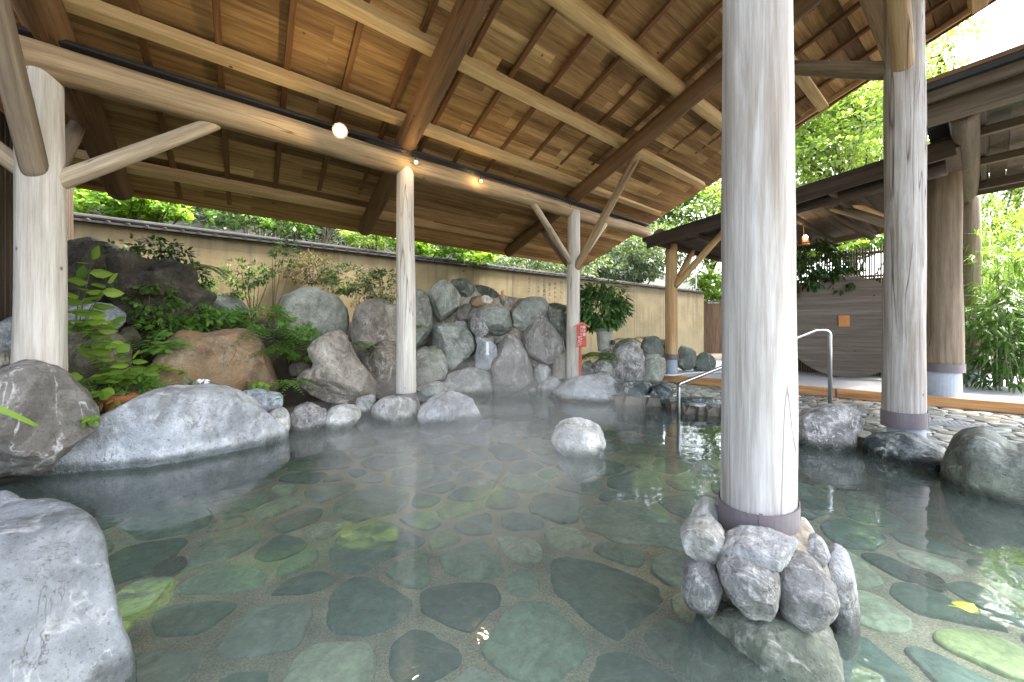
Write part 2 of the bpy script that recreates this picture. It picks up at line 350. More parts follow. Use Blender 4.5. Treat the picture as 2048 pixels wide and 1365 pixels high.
# stone mosaic: rounded irregular slabs laid in mortar (one paved surface)
def clip(poly, a, b, c):                 # keep a*x + b*y <= c
    out = []
    for i in range(len(poly)):
        p, q = poly[i], poly[(i + 1) % len(poly)]
        dp, dq = a * p[0] + b * p[1] - c, a * q[0] + b * q[1] - c
        if dp <= 0: out.append(p)
        if dp * dq < 0:
            t = dp / (dp - dq); out.append((p[0] + t * (q[0] - p[0]), p[1] + t * (q[1] - p[1])))
    return out
def mosaic(name, mats, inside, box, dmin, dmax, gap, z, hgt, seed, dome=.012, hues=None):
    rnd = random.Random(seed); x0, y0, x1, y1 = box
    pts = []
    for _ in range(6000):
        x, y = rnd.uniform(x0, x1), rnd.uniform(y0, y1); r = rnd.uniform(dmin, dmax)
        if all((x - q[0]) ** 2 + ((y - q[1])) ** 2 > ((r + q[2]) * .5) ** 2 for q in pts): pts.append((x, y, r))
    mb = MB()
    for i, (x, y, r) in enumerate(pts):
        if not inside(x, y): continue
        cell = [(x - 1.2, y - 1.2), (x + 1.2, y - 1.2), (x + 1.2, y + 1.2), (x - 1.2, y + 1.2)]
        for j, q in enumerate(pts):
            if i == j: continue
            dx, dy = q[0] - x, q[1] - y; D = math.hypot(dx, dy)
            if D > 2.2: continue
            wgt = r / (r + q[2])
            g = gap * (.5 + .5 * math.sin(i * 2.1 + j * 2.1) ** 2)
            cell = clip(cell, dx / D, dy / D, (dx * x + dy * y) / D + D * wgt - g)
            if len(cell) < 3: break
        if len(cell) < 3: continue
        for _ in range(3):
            c2 = []
            for k in range(len(cell)):
                p, q = cell[k], cell[(k + 1) % len(cell)]
                c2 += [(p[0] * .78 + q[0] * .22, p[1] * .78 + q[1] * .22), (p[0] * .22 + q[0] * .78, p[1] * .22 + q[1] * .78)]
            cell = c2
        w1 = lambda p: (p[0] + .10 * r * noise.noise(Vector((p[0] * 2.6, p[1] * 2.6, i))) + .05 * r * noise.noise(Vector((p[0] * 8, p[1] * 8, i))), p[1] + .10 * r * noise.noise(Vector((p[0] * 2.6, p[1] * 2.6, i + 40))) + .05 * r * noise.noise(Vector((p[0] * 8, p[1] * 8, i + 60))))
        cell = [w1(p) for p in cell]
        cx = sum(p[0] for p in cell) / len(cell); cy = sum(p[1] for p in cell) / len(cell)
        jz = rnd.uniform(-.006, .012); t = (rnd.random(), rnd.random(), rnd.random()); n = len(cell)
        tx, ty = rnd.uniform(-.03, .03), rnd.uniform(-.03, .03)
        vs = []
        for sc, hz in ((1.03, -.02), (1.0, hgt * .55), (.95, hgt), (.6, hgt + dome * .7), (.25, hgt + dome)):
            for p in cell:
                px, py = cx + (p[0] - cx) * sc, cy + (p[1] - cy) * sc
                wob = noise.noise(Vector((px * 5, py * 5, i))) * .035
                px += wob * (p[0] - cx); py += wob * (p[1] - cy)
                vs.append((px, py, z + hz + jz + tx * (px - cx) + ty * (py - cy) + noise.noise(Vector((px * 9, py * 9, 3))) * .006))
        fs = [(a * n + k, a * n + (k + 1) % n, (a + 1) * n + (k + 1) % n, (a + 1) * n + k) for a in range(4) for k in range(n)]
        fs.append(tuple(4 * n + k for k in range(n)))
        mb.add(vs, fs, t, 0)
    return mb
def stone_mat(name, cols, rough=.5, bstr=.3, moss=0):
    m, nt = newmat(name); v = coords(nt, False)
    at = nd(nt, 'VertexColor', layer_name='tint'); sp = nd(nt, 'SeparateColor', {0: at.outputs[0]})
    sh = nd(nt, 'VectorMath', {0: at.outputs[0], 1: (31., 17., 43.)}, operation='MULTIPLY')
    v = nd(nt, 'VectorMath', {0: v, 1: sh.outputs[0]}, operation='ADD').outputs[0]
    c = ramp(nt, sp.outputs[0], [(i / len(cols), c) for i, c in enumerate(cols)], 'CONSTANT')
    n1 = noi(nt, v, 4, 8, .65, .8); n2 = noi(nt, v, 22, 6, .7)
    c = mix(nt, 1.0, c, ramp(nt, n1, [(.3, .8), (.7, 1.75)]), 'MULTIPLY')
    c = mix(nt, 1.0, c, ramp(nt, n2, [(.3, .75), (.7, 1.2)]), 'MULTIPLY')
    vein = math_(nt, 'ABSOLUTE', math_(nt, 'SUBTRACT', noi(nt, scl(nt, v, (1, 2.2, 1)), 2.0, 4, .5, 1.0), .5))
    c = mix(nt, ramp(nt, vein, [(0, .35), (.02, 0)]), c, (.34, .36, .28))
    if moss: c = mix(nt, math_(nt, 'MULTIPLY', ramp(nt, noi(nt, coords(nt, False), 2.3, 8, .68, .6), [(.44, 0), (.64, 1)]), moss), c, mix(nt, noi(nt, coords(nt, False), 60, 4), (.24, .245, .19), (.42, .41, .33)))
    principled(nt, c, rough, math_(nt, 'ADD', n1, n2), bstr, .012, .4)
    return m
FLOOR_ST = stone_mat('pool_floor_stones', [(.10, .165, .14), (.19, .29, .24), (.27, .39, .31), (.18, .27, .26), (.33, .42, .38), (.42, .53, .27), (.15, .24, .21), (.58, .68, .54), (.09, .13, .13), (.30, .42, .33)], moss=.14)
fm, fnt = newmat('pool_floor_mortar')
v_ = coords(fnt, False)
c_ = ramp(fnt, noi(fnt, v_, 3, 6, .6), [(.35, (.38, .36, .285)), (.65, (.66, .62, .50))])
c_ = mix(fnt, 1.0, c_, ramp(fnt, noi(fnt, v_, 70, 4, .7), [(.3, .5), (.7, 1.4)]), 'MULTIPLY')
d_ = nd(fnt, 'VectorMath', {0: v_, 1: (-.7, 5.6, -.5)}, operation='DISTANCE').outputs['Value']
dn_ = math_(fnt, 'ADD', d_, math_(fnt, 'MULTIPLY', noi(fnt, v_, 1.6, 4), 1.6))
c_ = mix(fnt, ramp(fnt, math_(fnt, 'MULTIPLY', dn_, .25), [(.55, .92), (.78, 0)]), c_, (.80, .73, .46))    # pale sulphur deposit by the inlet
principled(fnt, c_, .8, noi(fnt, v_, 60, 4), .4, .01)
mm = mosaic('pool_floor', None, lambda x, y: pool_sd(x, y) < .25, (-5.6, .8, 4.7, 9.2), .24, .82, .055, -.5, .02, 23)
fx = MB(); fx.v, fx.f, fx.t, fx.m = mm.v, mm.f, mm.t, mm.m
fx.add([(-6, -3, -.5), (6, -3, -.5), (6, 9.6, -.5), (-6, 9.6, -.5)], [(0, 1, 2, 3)], mi=1)
tag(fx.build('pool_floor', [FLOOR_ST, fm], smooth=False), kind='structure')
PAVE_ST = stone_mat('paving_stones', [(.13, .14, .13), (.21, .22, .205), (.17, .17, .145), (.29, .30, .285), (.11, .125, .12), (.24, .22, .18)], .3, .4)
pm, pnt = newmat('paving_mortar'); pv = coords(pnt, False)
principled(pnt, ramp(pnt, noi(pnt, pv, 12, 6), [(.3, (.07, .06, .045)), (.7, (.17, .15, .115))]), .6, noi(pnt, pv, 50, 4), .4, .01)
DN = Vector((.656, .755, 0)); DD = Vector((.755, -.656, 0))                # across / along the deck
D1 = PZ(1303, 747.2, .35)
def pave_in(x, y):
    return x > 2.0 and pool_sd(x, y) > .14 and (Vector((x, y, 0)) - D1).dot(DN) < .05 and y > 1.5
pmb = mosaic('stone_paving', None, pave_in, (2.0, 1.5, 9, 9.6), .08, .19, .010, .155, .016, 5, dome=.008)
npx, npy = [2.0 + .1 * i for i in range(75)], [1.4 + .1 * i for i in range(84)]
def pz(x, y): return .155 * sm(-.02, .05, pool_sd(x, y)) - .6 * (1 - sm(-.02, .05, pool_sd(x, y)))
pmb.add([(x, y, pz(x, y)) for y in npy for x in npx], [(j * 75 + i, j * 75 + i + 1, j * 75 + i + 76, j * 75 + i + 75) for j in range(83) for i in range(74)], mi=1)
tag(pmb.build('stone_paving', [PAVE_ST, pm]), kind='structure')

# water
wm, wnt = newmat('spring_water')
wv = coords(wnt, False)
wb = math_(wnt, 'ADD', noi(wnt, scl(wnt, wv, (1, 1.6, 1)), 2.2, 3, .5, .3), math_(wnt, 'MULTIPLY', noi(wnt, wv, 9, 2, .5), .22))
bmp = nd(wnt, 'Bump', {'Height': wb, 'Strength': .09, 'Distance': .05})
fr = nd(wnt, 'Fresnel', {'IOR': 1.5, 'Normal': bmp.outputs[0]})
gl = nd(wnt, 'BsdfGlossy', {'Color': (1, 1, 1), 'Roughness': .015, 'Normal': bmp.outputs[0]})
tr = nd(wnt, 'BsdfTransparent', {'Color': (.91, .99, .96)})
df = nd(wnt, 'BsdfDiffuse', {'Color': (.60, .78, .71)})
m1 = nd(wnt, 'MixShader', {0: .075, 1: tr.outputs[0], 2: df.outputs[0]})
m2 = nd(wnt, 'MixShader', {0: fr.outputs[0], 1: m1.outputs[0], 2: gl.outputs[0]})
wnt.links.new(m2.outputs[0], nd(wnt, 'OutputMaterial').inputs[0])
wmb = MB(); wmb.add([(-5.5, -2.2, 0), (5, -2.2, 0), (5, 9.2, 0), (-5.5, 9.2, 0)], [(0, 1, 2, 3)])
tag(wmb.build('water', wm), kind='structure')

# ---------------------------------------------------------------- logs and timbers
def frame(A, B, up=None):
    z = (B - A).normalized(); u = up or (Vector((0, 0, 1)) if abs(z.z) < .9 else Vector((0, 1, 0)))
    x = u.cross(z).normalized(); y = z.cross(x)
    return Matrix(((x.x, y.x, z.x, A.x), (x.y, y.y, z.y, A.y), (x.z, y.z, z.z, A.z), (0, 0, 0, 1)))
def log(name, A, B, r0, r1, mat, parent, seed=0, n=28, bow=.02, label=None):
    A, B = Vector(A), Vector(B); L = (B - A).length; k = max(6, int(L / .14)); mb = MB(); vs = []
    for i in range(k + 1):
        t = i / k; z = t * L; r = r0 + (r1 - r0) * t
        ex = min(i, k - i); rr = r * (.955 if ex == 0 else 1)
        ox = noise.noise(Vector((seed * 3.1, z * .35, 1))) * bow; oy = noise.noise(Vector((seed * 3.1, z * .35, 9))) * bow
        for j in range(n):
            a = 2 * math.pi * j / n
            q = rr * (1 + .075 * noise.noise(Vector((math.cos(a) * 1.1 + seed, math.sin(a) * 1.1, z * .8))) + .012 * noise.noise(Vector((math.cos(a) * 5 + seed, math.sin(a) * 5, z * 2))))
            vs.append((q * math.cos(a) + ox, q * math.sin(a) + oy, z))
    fs = [(i * n + j, i * n + (j + 1) % n, (i + 1) * n + (j + 1) % n, (i + 1) * n + j) for i in range(k) for j in range(n)]
    fs.append(tuple(range(n - 1, -1, -1))); fs.append(tuple(k * n + j for j in range(n)))
    mb.add(vs, fs)
    o = mb.build(name, mat, parent, frame(A, B))
    me = o.data; me.polygons.foreach_set('use_smooth', [len(p.vertices) == 4 for p in me.polygons])
    if label: o['label'] = label
    return o
def timber(name, A, B, wd, ht, mat, parent, up=None, label=None, bev=.006):
    A, B = Vector(A), Vector(B); L = (B - A).length; a, b = wd / 2, ht / 2; e = bev
    prof = [(-a + e, -b), (a - e, -b), (a, -b + e), (a, b - e), (a - e, b), (-a + e, b), (-a, b - e), (-a, -b + e)]
    k = max(1, int(L / .6)); mb = MB()
    vs = [(x, y, L * i / k) for i in range(k + 1) for x, y in prof]
    fs = [(i * 8 + j, i * 8 + (j + 1) % 8, (i + 1) * 8 + (j + 1) % 8, (i + 1) * 8 + j) for i in range(k) for j in range(8)]
    fs.append(tuple(range(7, -1, -1))); fs.append(tuple(k * 8 + j for j in range(8)))
    mb.add(vs, fs)
    o = mb.build(name, mat, parent, frame(A, B, up))
    if label: o['label'] = label
    return o
def ring(name, c, r, h, th, mat, parent, tilt=(0, 0), n=40, seam=None):
    """an open metal band round a post"""
    mb = MB(); vs = []
    for rr, zz in ((r, 0), (r + th, 0), (r + th, h), (r, h)):
        for j in range(n):
            a = 2 * math.pi * j / n
            vs.append((rr * math.cos(a), rr * math.sin(a), zz + tilt[0] * math.cos(a) * r + tilt[1] * math.sin(a) * r))
    fs = [(q * n + j, q * n + (j + 1) % n, ((q + 1) % 4) * n + (j + 1) % n, ((q + 1) % 4) * n + j) for q in range(4) for j in range(n)]
    mb.add(vs, fs)
    if seam is not None:
        d = Vector((math.cos(seam), math.sin(seam), 0)); s = Vector((-d.y, d.x, 0))
        mb.box(d * (r + th + .001) + Vector((0, 0, h / 2)), .002, .008, h / 2 - .004, (d, s, Vector((0, 0, 1))))
    return mb.build(name, mat, parent, Matrix.Translation(Vector(c)))

# ---------------------------------------------------------------- the pavilion over the pool
PA = Vector((.78119, .62429, 0)); RA = Vector((-.54518, .78324, -.29887)); NA = Vector((-.18695, .23394, .95411))
def Q(s, t, n=0.0): return K + PA * s + RA * t + NA * n
pav = empty('bath_pavilion', (K.x, K.y, 0), 'open timber pavilion with log posts and a pitched board roof over the pool', 'pavilion')
T0, T1, S0, S1 = -7.6, 3.22, -5.6, 7.78
# boards: local z along the wall, x down the slope
rb = MB(); rnd = random.Random(3); t = T0; bw = .205
while t < T1:
    s = S0
    while s < S1:
        L = rnd.choice((2.16, 2.88, 3.6, 4.32)); e = min(S1, s + L)
        q = rnd.random(); tint = (min(1, max(0, rnd.gauss(.5, .26))), rnd.random(), rnd.random())
        tt = min(T1, t + bw - .007); z0 = .70 + rnd.uniform(0, .003)
        rb.add([(t, z0, s), (tt, z0 - .018, s), (tt, z0 - .018, e - .002), (t, z0, e - .002), (t, z0 + .022, s), (tt, z0 + .004, s), (tt, z0 + .004, e - .002), (t, z0 + .022, e - .002)],
               [(0, 3, 2, 1), (4, 5, 6, 7), (0, 1, 5, 4), (2, 3, 7, 6), (1, 2, 6, 5), (0, 4, 7, 3)], tint)
        s = e
    t += bw
BM = Matrix(((RA.x, NA.x, PA.x, K.x), (RA.y, NA.y, PA.y, K.y), (RA.z, NA.z, PA.z, K.z), (0, 0, 0, 1)))
rb.build('roof_boards', WOOD_BOARD, pav, BM)
rc = MB(); rc.add([(T0, .745, S0), (T1 + .05, .745, S0), (T1 + .05, .745, S1 + .03), (T0, .745, S1 + .03), (T0, .80, S0), (T1 + .05, .80, S0), (T1 + .05, .80, S1 + .03), (T0, .80, S1 + .03)],
                  [(0, 3, 2, 1), (4, 5, 6, 7), (0, 1, 5, 4), (2, 3, 7, 6), (1, 2, 6, 5), (0, 4, 7, 3)])
rc.build('roof_covering', BLACKM, pav, BM)
# the other slope, unseen beyond the ridge; added and sized to shade the foreground
RB = Vector((.54518, -.78324, -.29887)); NB = PA.cross(RB).normalized(); NB = NB if NB.z > 0 else -NB
RP = K + RA * T0 + NA * .70
mb2 = MB(); xx = 0; rnd = random.Random(4)
while xx < 1.6:
    mb2.box(RP + RB * (xx + .1) + PA * (S0 + S1) / 2 + NB * .01, (S1 - S0) / 2, .1, .012, (PA, RB, NB), (rnd.uniform(.3, .7), rnd.random(), rnd.random())); xx += .205
mb2.build('roof_boards', WOOD_BOARD, pav)
mb2 = MB(); mb2.box(RP + RB * .85 + PA * (S0 + S1) / 2 + NB * .06, (S1 - S0) / 2, .9, .03, (PA, RB, NB)); mb2.build('roof_covering', BLACKM, pav)
log('eaves_beam', Q(-4.3, 0), Q(7.15, 0), .185, .15, WOOD_BEAM, pav, 1, bow=.04)
log('ridge_beam', Q(-2.5, -5.42), Q(6.9, -5.42), .20, .20, WOOD_BEAM, pav, 2)
mb = MB(); mb.add([], [])
BZ = (PA, NA, RA)
for s0, s1, m in ((-4.3, 7.1, WOOD_DARK),):
    timber('beam_cover_board', Q(s0, -.06, .205), Q(s1, -.06, .18), .20, .05, BLACKM, pav, NA)
timber('beam_cap_flashing', Q(4.4, -.03, .215), Q(7.17, -.03, .195), .20, .035, GREYM, pav, NA)
timber('beam_cover_board', Q(2.0, -5.48, .235), Q(6.92, -5.48, .235), .26, .06, BLACKM, pav, NA)
for s, r0, r1, sd_ in ((-3.83, .20, .17, 3), (0, .20, .15, 4), (4.1, .165, .145, 5)):
    log('rafter_log', Q(s, -7.3, .33), Q(s, 2.72, .33), r0, r1, WOOD_BROWN, pav, sd_)
    timber('rafter_packer', Q(s + .02, -7.3, .50), Q(s + .02, 2.4, .48), .10, .06, BLACKM, pav, NA)
for t, sz in ((2.35, .15), (.75, .15), (-.33, .15), (-1.65, .16)):
    timber('purlin', Q(S0, t, .565), Q(S1 - .25, t, .565), sz, sz * 1.05, WOOD_SAWN, pav, NA)
log('log_purlin', Q(-1.5, -3.0, .55), Q(S1 - .2, -3.0, .55), .125, .115, WOOD_SAWN, pav, 8)
timber('purlin', Q(-1.5, -4.3, .565), Q(S1 - .3, -4.3, .565), .17, .17, WOOD_SAWN, pav, NA)
timber('purlin', Q(-1.5, -6.4, .565), Q(S1 - .3, -6.4, .565), .17, .17, WOOD_SAWN, pav, NA)
s = -5.31
while s < S1 - .1:
    timber('roof_batten', Q(s, T0, .665), Q(s, T1 - .05, .665), .075, .065, WOOD_BATTEN, pav, NA); s += .72
timber('barge_board', Q(S1 - .03, T0, .665), Q(S1 - .03, T1, .665), .05, .12, WOOD_BATTEN, pav, NA)
timber('barge_board', Q(S1 - .16, T0, .64), Q(S1 - .16, T1, .64), .06, .09, WOOD_SAWN, pav, NA)
timber('eave_board', Q(S0, T1 - .04, .675), Q(S1, T1 - .04, .675), .05, .08, WOOD_BATTEN, pav, NA)
def base(x, y, Y): return P(x, y, Y)
def column(bx, by, Y, r0, r1, ztop, mat, label, seed):
    b = base(bx, by, Y); return log('column', b, Vector((b.x, b.y, ztop)), r0, r1, mat, pav, seed, 40, .015, label)
CL = base(80, 760, 3.87); CC = base(810, 792, 6.3); CF = base(1147, 765, 8.75); CN = base(1513, 1075, 2.15); CR = base(1808, 862, 4.55)
column(80, 770, 3.9, .19, .165, K.z - .02, WOOD_CREAM, 'thick cream log post rising from the boulders on the left bank', 11)
c2 = column(811, 795, 6.3, .163, .14, K.z, WOOD_CREAM, 'slim cream log post on a rock at the far edge of the pool', 12)
column(1147, 765, 8.75, .165, .14, K.z, WOOD_CREAM, 'cream log post with braces beside the red sign', 13)
zt = K.z + 1.55
c4 = column(1513, 1062, 2.15, .178, .172, zt, WOOD_GREY, 'thick grey log post standing on the stone mound in the pool', 14)
c5 = column(1808, 845, 4.55, .19, .175, zt, WOOD_GREY, 'cracked grey log post on a concrete footing at the pool edge', 15)
b = base(1514, 1062, 2.15); ring('collar', (b.x, b.y, b.z - .015), .19, .20, .007, COLLAR, c4, (.12, .03), seam=R(-118))
b = base(811, 797, 6.3); ring('collar', (b.x, b.y, b.z - .02), .178, .125, .008, COLLAR, c2, (0, 0))
b = base(1808, 850, 4.55); ring('collar', (b.x, b.y, b.z - .01), .197, .185, .008, COLLAR, c5, (.06, 0), seam=R(-60))
mbx = MB(); bb = base(1812, 885, 4.55); mbx.tube([(bb.x, bb.y, bb.z - .1), (bb.x, bb.y, bb.z + .28)], .165, 32)
mbx.build('concrete_footing', CONC, c5)
# braces
def brace(A, B, r, mat, seed, r1=None): log('brace', A, B, r, r1 or r * .9, mat, pav, seed, 22, .02)
Lc = Vector((CL.x, CL.y, 0)); Fc = Vector((CF.x, CF.y, 0)); Rc = Vector((CR.x, CR.y, 0)); Nc = Vector((CN.x, CN.y, 0))
kz = K.z
Lc = Vector((P(80, 700, 3.9).x, 3.9, 0))
brace(Lc + PA * .02 + Vector((0, 0, 2.92)), Lc + PA * 1.42 + Vector((0, 0, kz - .12)), .088, WOOD_BRACE, 21)
brace(Lc - PA * .02 + Vector((0, 0, 2.98)), Lc - PA * 1.2 + Vector((0, 0, kz - .1)), .088, WOOD_BRACE, 22)
brace(Lc - PY * .05 + Vector((0, 0, 2.95)), Lc - PY * 1.25 + Vector((0, 0, kz + .62)), .10, WOOD_OLD, 23)
brace(Lc + PY * .12 + Vector((0, 0, 2.9)), Lc + PY * 1.1 + Vector((0, 0, kz - .15)), .085, WOOD_OLD, 24)
brace(Fc - PA * .02 + Vector((0, 0, 2.92)), Fc - PA * 1.25 + Vector((0, 0, kz - .08)), .075, WOOD_BRACE, 25)
brace(Fc + PA * .02 + Vector((0, 0, 2.85)), Fc + PA * 1.15 + Vector((0, 0, kz - .1)), .075, WOOD_BRACE, 26)
brace(Fc - PY * .04 + Vector((0, 0, 2.8)), Fc - PY * 1.75 + Vector((0, 0, kz + .62)), .085, WOOD_BEAM, 27)
brace(Fc + PY * .1 + Vector((0, 0, 2.9)), Fc + PY * 1.1 + Vector((0, 0, kz - .2)), .08, WOOD_OLD, 28)
brace(Rc - PA * .02 + Vector((0, 0, 4.42)), Rc - PA * .95 + Vector((0, 0, zt - .1)), .10, WOOD_BEAM, 29)
brace(Rc + PY * .1 + Vector((0, 0, 4.60)), Rc + PY * 1.15 + Vector((0, 0, zt - .48)), .10, WOOD_OLD, 30)
brace(Rc + PA * .15 + Vector((0, 0, 4.75)), Rc + PA * 1.05 + Vector((0, 0, zt - .12)), .095, WOOD_GREY, 31)
# thin wires on the eaves beam
mb = MB()
for k in range(3): mb.tube([Q(-.7 + .02 * k, -.19, .04 + .03 * k), Q(2.5, -.185, .05 + .03 * k), Q(5.6, -.175, .04 + .03 * k)], .006, 5)
mb.tube([Q(3.8, -.18, .3), Q(3.8, -.18, -.05), Q(3.85, -.3, .1)], .006, 5)
mb.build('lighting_cable', BLACKM, pav)
# ---------------------------------------------------------------- garden wall behind the rocks
WT = 4.2
def WP(s, z, off=0.0): q = K + PX * s + PY * (WT + off); return Vector((q.x, q.y, z))
WALL = woodmat('tmp', (.1,) * 3, (.2,) * 3, (.1,) * 3)
bpy.data.materials.remove(WALL)
wlm, wlt = newmat('ochre_plaster'); v = coords(wlt, False)
c = ramp(wlt, noi(wlt, v, .9, 5, .6, .3), [(.3, (.092, .071, .032)), (.7, (.165, .131, .066))])
c = mix(wlt, 1.0, c, ramp(wlt, noi(wlt, scl(wlt, v, (.5, 1, 6)), 3, 5, .6), [(.3, .88), (.7, 1.1)]), 'MULTIPLY')
c = mix(wlt, ramp(wlt, noi(wlt, scl(wlt, v, (1.3, 1, .1)), 3.2, 6, .65), [(.46, 0), (.68, .8)]), c, (.065, .05, .028))      # run-off streaks
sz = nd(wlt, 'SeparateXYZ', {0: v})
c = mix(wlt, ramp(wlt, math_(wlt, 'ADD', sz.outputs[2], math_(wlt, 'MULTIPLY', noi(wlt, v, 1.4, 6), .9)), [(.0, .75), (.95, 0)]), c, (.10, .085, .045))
st_ = math_(wlt, 'FRACT', math_(wlt, 'MULTIPLY', sz.outputs[2], 5.0))
principled(wlt, c, .85, math_(wlt, 'ADD', noi(wlt, v, 30, 5), ramp(wlt, st_, [(0, 0), (.06, 1)])), .2, .01)
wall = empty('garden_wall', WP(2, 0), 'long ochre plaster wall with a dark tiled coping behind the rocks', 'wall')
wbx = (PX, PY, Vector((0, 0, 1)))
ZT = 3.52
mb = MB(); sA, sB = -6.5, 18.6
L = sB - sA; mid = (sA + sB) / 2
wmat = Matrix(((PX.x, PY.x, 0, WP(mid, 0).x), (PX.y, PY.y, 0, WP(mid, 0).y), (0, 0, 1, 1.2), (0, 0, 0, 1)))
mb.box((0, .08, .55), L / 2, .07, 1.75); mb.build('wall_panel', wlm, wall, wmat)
seams = MB()
for s in (-3.2, -.2, 1.75, 3.85, 5.4, 6.9, 9.4, 12.3, 15.4): seams.box((s - mid, .008, .55), .012, .004, 1.75)
seams.build('panel_joint', STEM, wall, wmat)
mb = MB()
mb.box((0, .08, ZT - 1.2 - .03), L / 2 + .03, .17, .02)
k = int(L / .27)
for i in range(k + 1):
    x = -L / 2 + i * .27
    mb.tube([(x, -.10, ZT - 1.2 - .025), (x, .08, ZT - 1.2 + .01)], [.035, .035], 8)
mb.tube([(-L / 2, .08, ZT - 1.2 + .075), (L / 2, .08, ZT - 1.2 + .03)], .055, 10)
COPE = plain('old_roof_tile', (.022, .020, .018), .85, nscale=9, namt=.6, bstr=.4)
mb.build('coping', COPE, wall, wmat)
# brush lettering painted on the wall, column by column from the right
def lettering(text, size, mat, parent, basis, name, depth=.004):
    cu = bpy.data.curves.new(name, 'FONT'); cu.body = text; cu.size = size; cu.align_x = 'CENTER'; cu.align_y = 'CENTER'; cu.extrude = depth; cu.resolution_u = 3
    tmp = bpy.data.objects.new('tmp', cu); COL.objects.link(tmp); bpy.context.view_layer.update()
    me = bpy.data.meshes.new_from_object(tmp.evaluated_get(bpy.context.evaluated_depsgraph_get()))
    bpy.data.objects.remove(tmp); me.name = name; me.materials.clear(); me.materials.append(mat)
    o = bpy.data.objects.new(name, me); COL.objects.link(o); return place(o, basis, parent)
def wall_col(text, px, y0, step, size):
    for i, ch in enumerate(text):
        y = y0 + i * step; r = Vector(((px - 1024) / F, 1, -(y - HZ) / F)); o = Vector((0, 0, HC)); w0 = WP(0, 0)
        t = (w0 - o).dot(PY) / r.dot(PY); p = o + r * t - PY * .004
        yv = random.uniform(-.12, .12); a = PX * math.cos(yv) + Vector((0, 0, math.sin(yv))); u = Vector((0, 0, math.cos(yv))) - PX * math.sin(yv); n = -PY
        lettering(ch, size, INK, wall, Matrix(((a.x, u.x, n.x, p.x), (a.y, u.y, n.y, p.y), (a.z, u.z, n.z, p.z), (0, 0, 0, 1))), 'painted_character')
wall_col('迎うもし', 1122.5, 566, 9.6, .155)
wall_col('遊のたかし', 1110, 568, 9.0, .135)
wall_col('朝之太し', 1099, 570, 9.6, .14)
wall_col('生命の', 1088, 573, 9.0, .12)
wall_col('美水', 1077, 575, 7.6, .08)
wall_col('今日之湯也', 1058, 559, 6.2, .06)

# dark slatted screen on the left
sc = empty('slatted_screen', WP(-4.75, 0, -2), 'dark upright-slat timber screen behind the left post', 'screen')
mb = MB(); o0 = WP(-4.72, 0)
for i in range(40):
    q = o0 - PY * (.1 + i * .13); mb.box((q.x, q.y, 2.3), .05, .015, 1.9, (PY, PX, Vector((0, 0, 1))), (random.uniform(.2, .6), random.random(), random.random()))
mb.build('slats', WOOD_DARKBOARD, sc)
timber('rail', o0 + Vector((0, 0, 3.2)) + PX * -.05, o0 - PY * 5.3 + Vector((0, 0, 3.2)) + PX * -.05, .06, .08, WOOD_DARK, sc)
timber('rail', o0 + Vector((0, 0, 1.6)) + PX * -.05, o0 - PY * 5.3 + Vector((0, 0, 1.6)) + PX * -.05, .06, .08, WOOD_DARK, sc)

# ---------------------------------------------------------------- covered walkway with its raised floor
D2 = PZ(2048, 806, .35); D3 = D2 + DD * 4.0
mb = MB(); bk = DN * 5.5
mb.add([D1 + Vector((0, 0, -.01)), D3 + Vector((0, 0, -.01)), D3 + bk, D1 + bk, D1 - Vector((0, 0, .2)), D3 - Vector((0, 0, .2)), D3 + bk - Vector((0, 0, .2)), D1 + bk - Vector((0, 0, .2))],
       [(0, 1, 2, 3), (4, 7, 6, 5), (0, 4, 5, 1), (0, 3, 7, 4)])
tag(mb.build('walkway_floor', DECKM), kind='structure')
def kerb(a, b, label):
    A = D1 + (D2 - D1) * a - DN * .05; B = D1 + (D2 - D1) * b - DN * .05
    o = timber('timber_kerb', A - Vector((0, 0, .085)), B - Vector((0, 0, .085)), .09, .165, WOOD_ORANGE, None)
    tag(o, label, 'kerb', 'timber kerbs along the walkway floor')
kerb(0.0, .46, 'orange timber kerb under the steel handrail, far half of the walkway edge')
kerb(.463, .62, 'short orange kerb timber between the handrail and the cracked grey post')
kerb(.625, 1.5, 'orange timber kerb at the right edge of the photo in front of the bamboo')
wk = empty('covered_walkway', D1 + DN * 2 + DD * 2, 'dark low-pitched walkway roof on log posts along the right side', 'walkway')
UP = Vector((0, 0, 1)); MR = -PY                                        # towards the camera side
E1 = P(1296, 474, 9.35); E2 = P(1880, 283, 5.6)
ev = (E2 - E1).normalized(); L1 = (E2 - E1).length
def planks(nm, o, u, v, lu, lv, thick, mat, par, wdt=.2, seed=0):
    """boarded roof slab: boards run along v, side by side along u"""
    rnd = random.Random(seed); mb = MB(); n = u.cross(v).normalized()
    if n.z < 0: n = -n
    x = 0
    while x < lu:
        e = min(lu, x + wdt - .006); dz = rnd.uniform(0, .006); c = o + u * (x + e) / 2 + v * lv / 2 + n * (thick / 2 + dz)
        mb.box(c, (e - x) / 2, lv / 2, thick / 2, (u, v, n), (rnd.uniform(.2, .8), rnd.random(), rnd.random())); x += wdt
    return mb.build(nm, mat, par)
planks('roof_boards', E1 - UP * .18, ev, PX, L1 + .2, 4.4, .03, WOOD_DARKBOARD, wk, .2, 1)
mb = MB(); n = ev.cross(PX).normalized(); n = n if n.z > 0 else -n
mb.box(E1 + ev * L1 / 2 + PX * 2.2 - n * .06, L1 / 2 + .12, 2.26, .05, (ev, PX, n)); mb.build('roof_covering', BLACKM, wk)
timber('fascia_board', E1 - UP * .17 - PX * .05, E2 - UP * .17 - PX * .05 + ev * .15, .05, .26, WOOD_DARK, wk)
for i in range(9):
    q = E1 + ev * (.25 + i * .82) - UP * .24
    if (q - E1).length < L1: timber('joist', q + PX * .02, q + PX * 4.3, .07, .10, WOOD_DARK, wk)
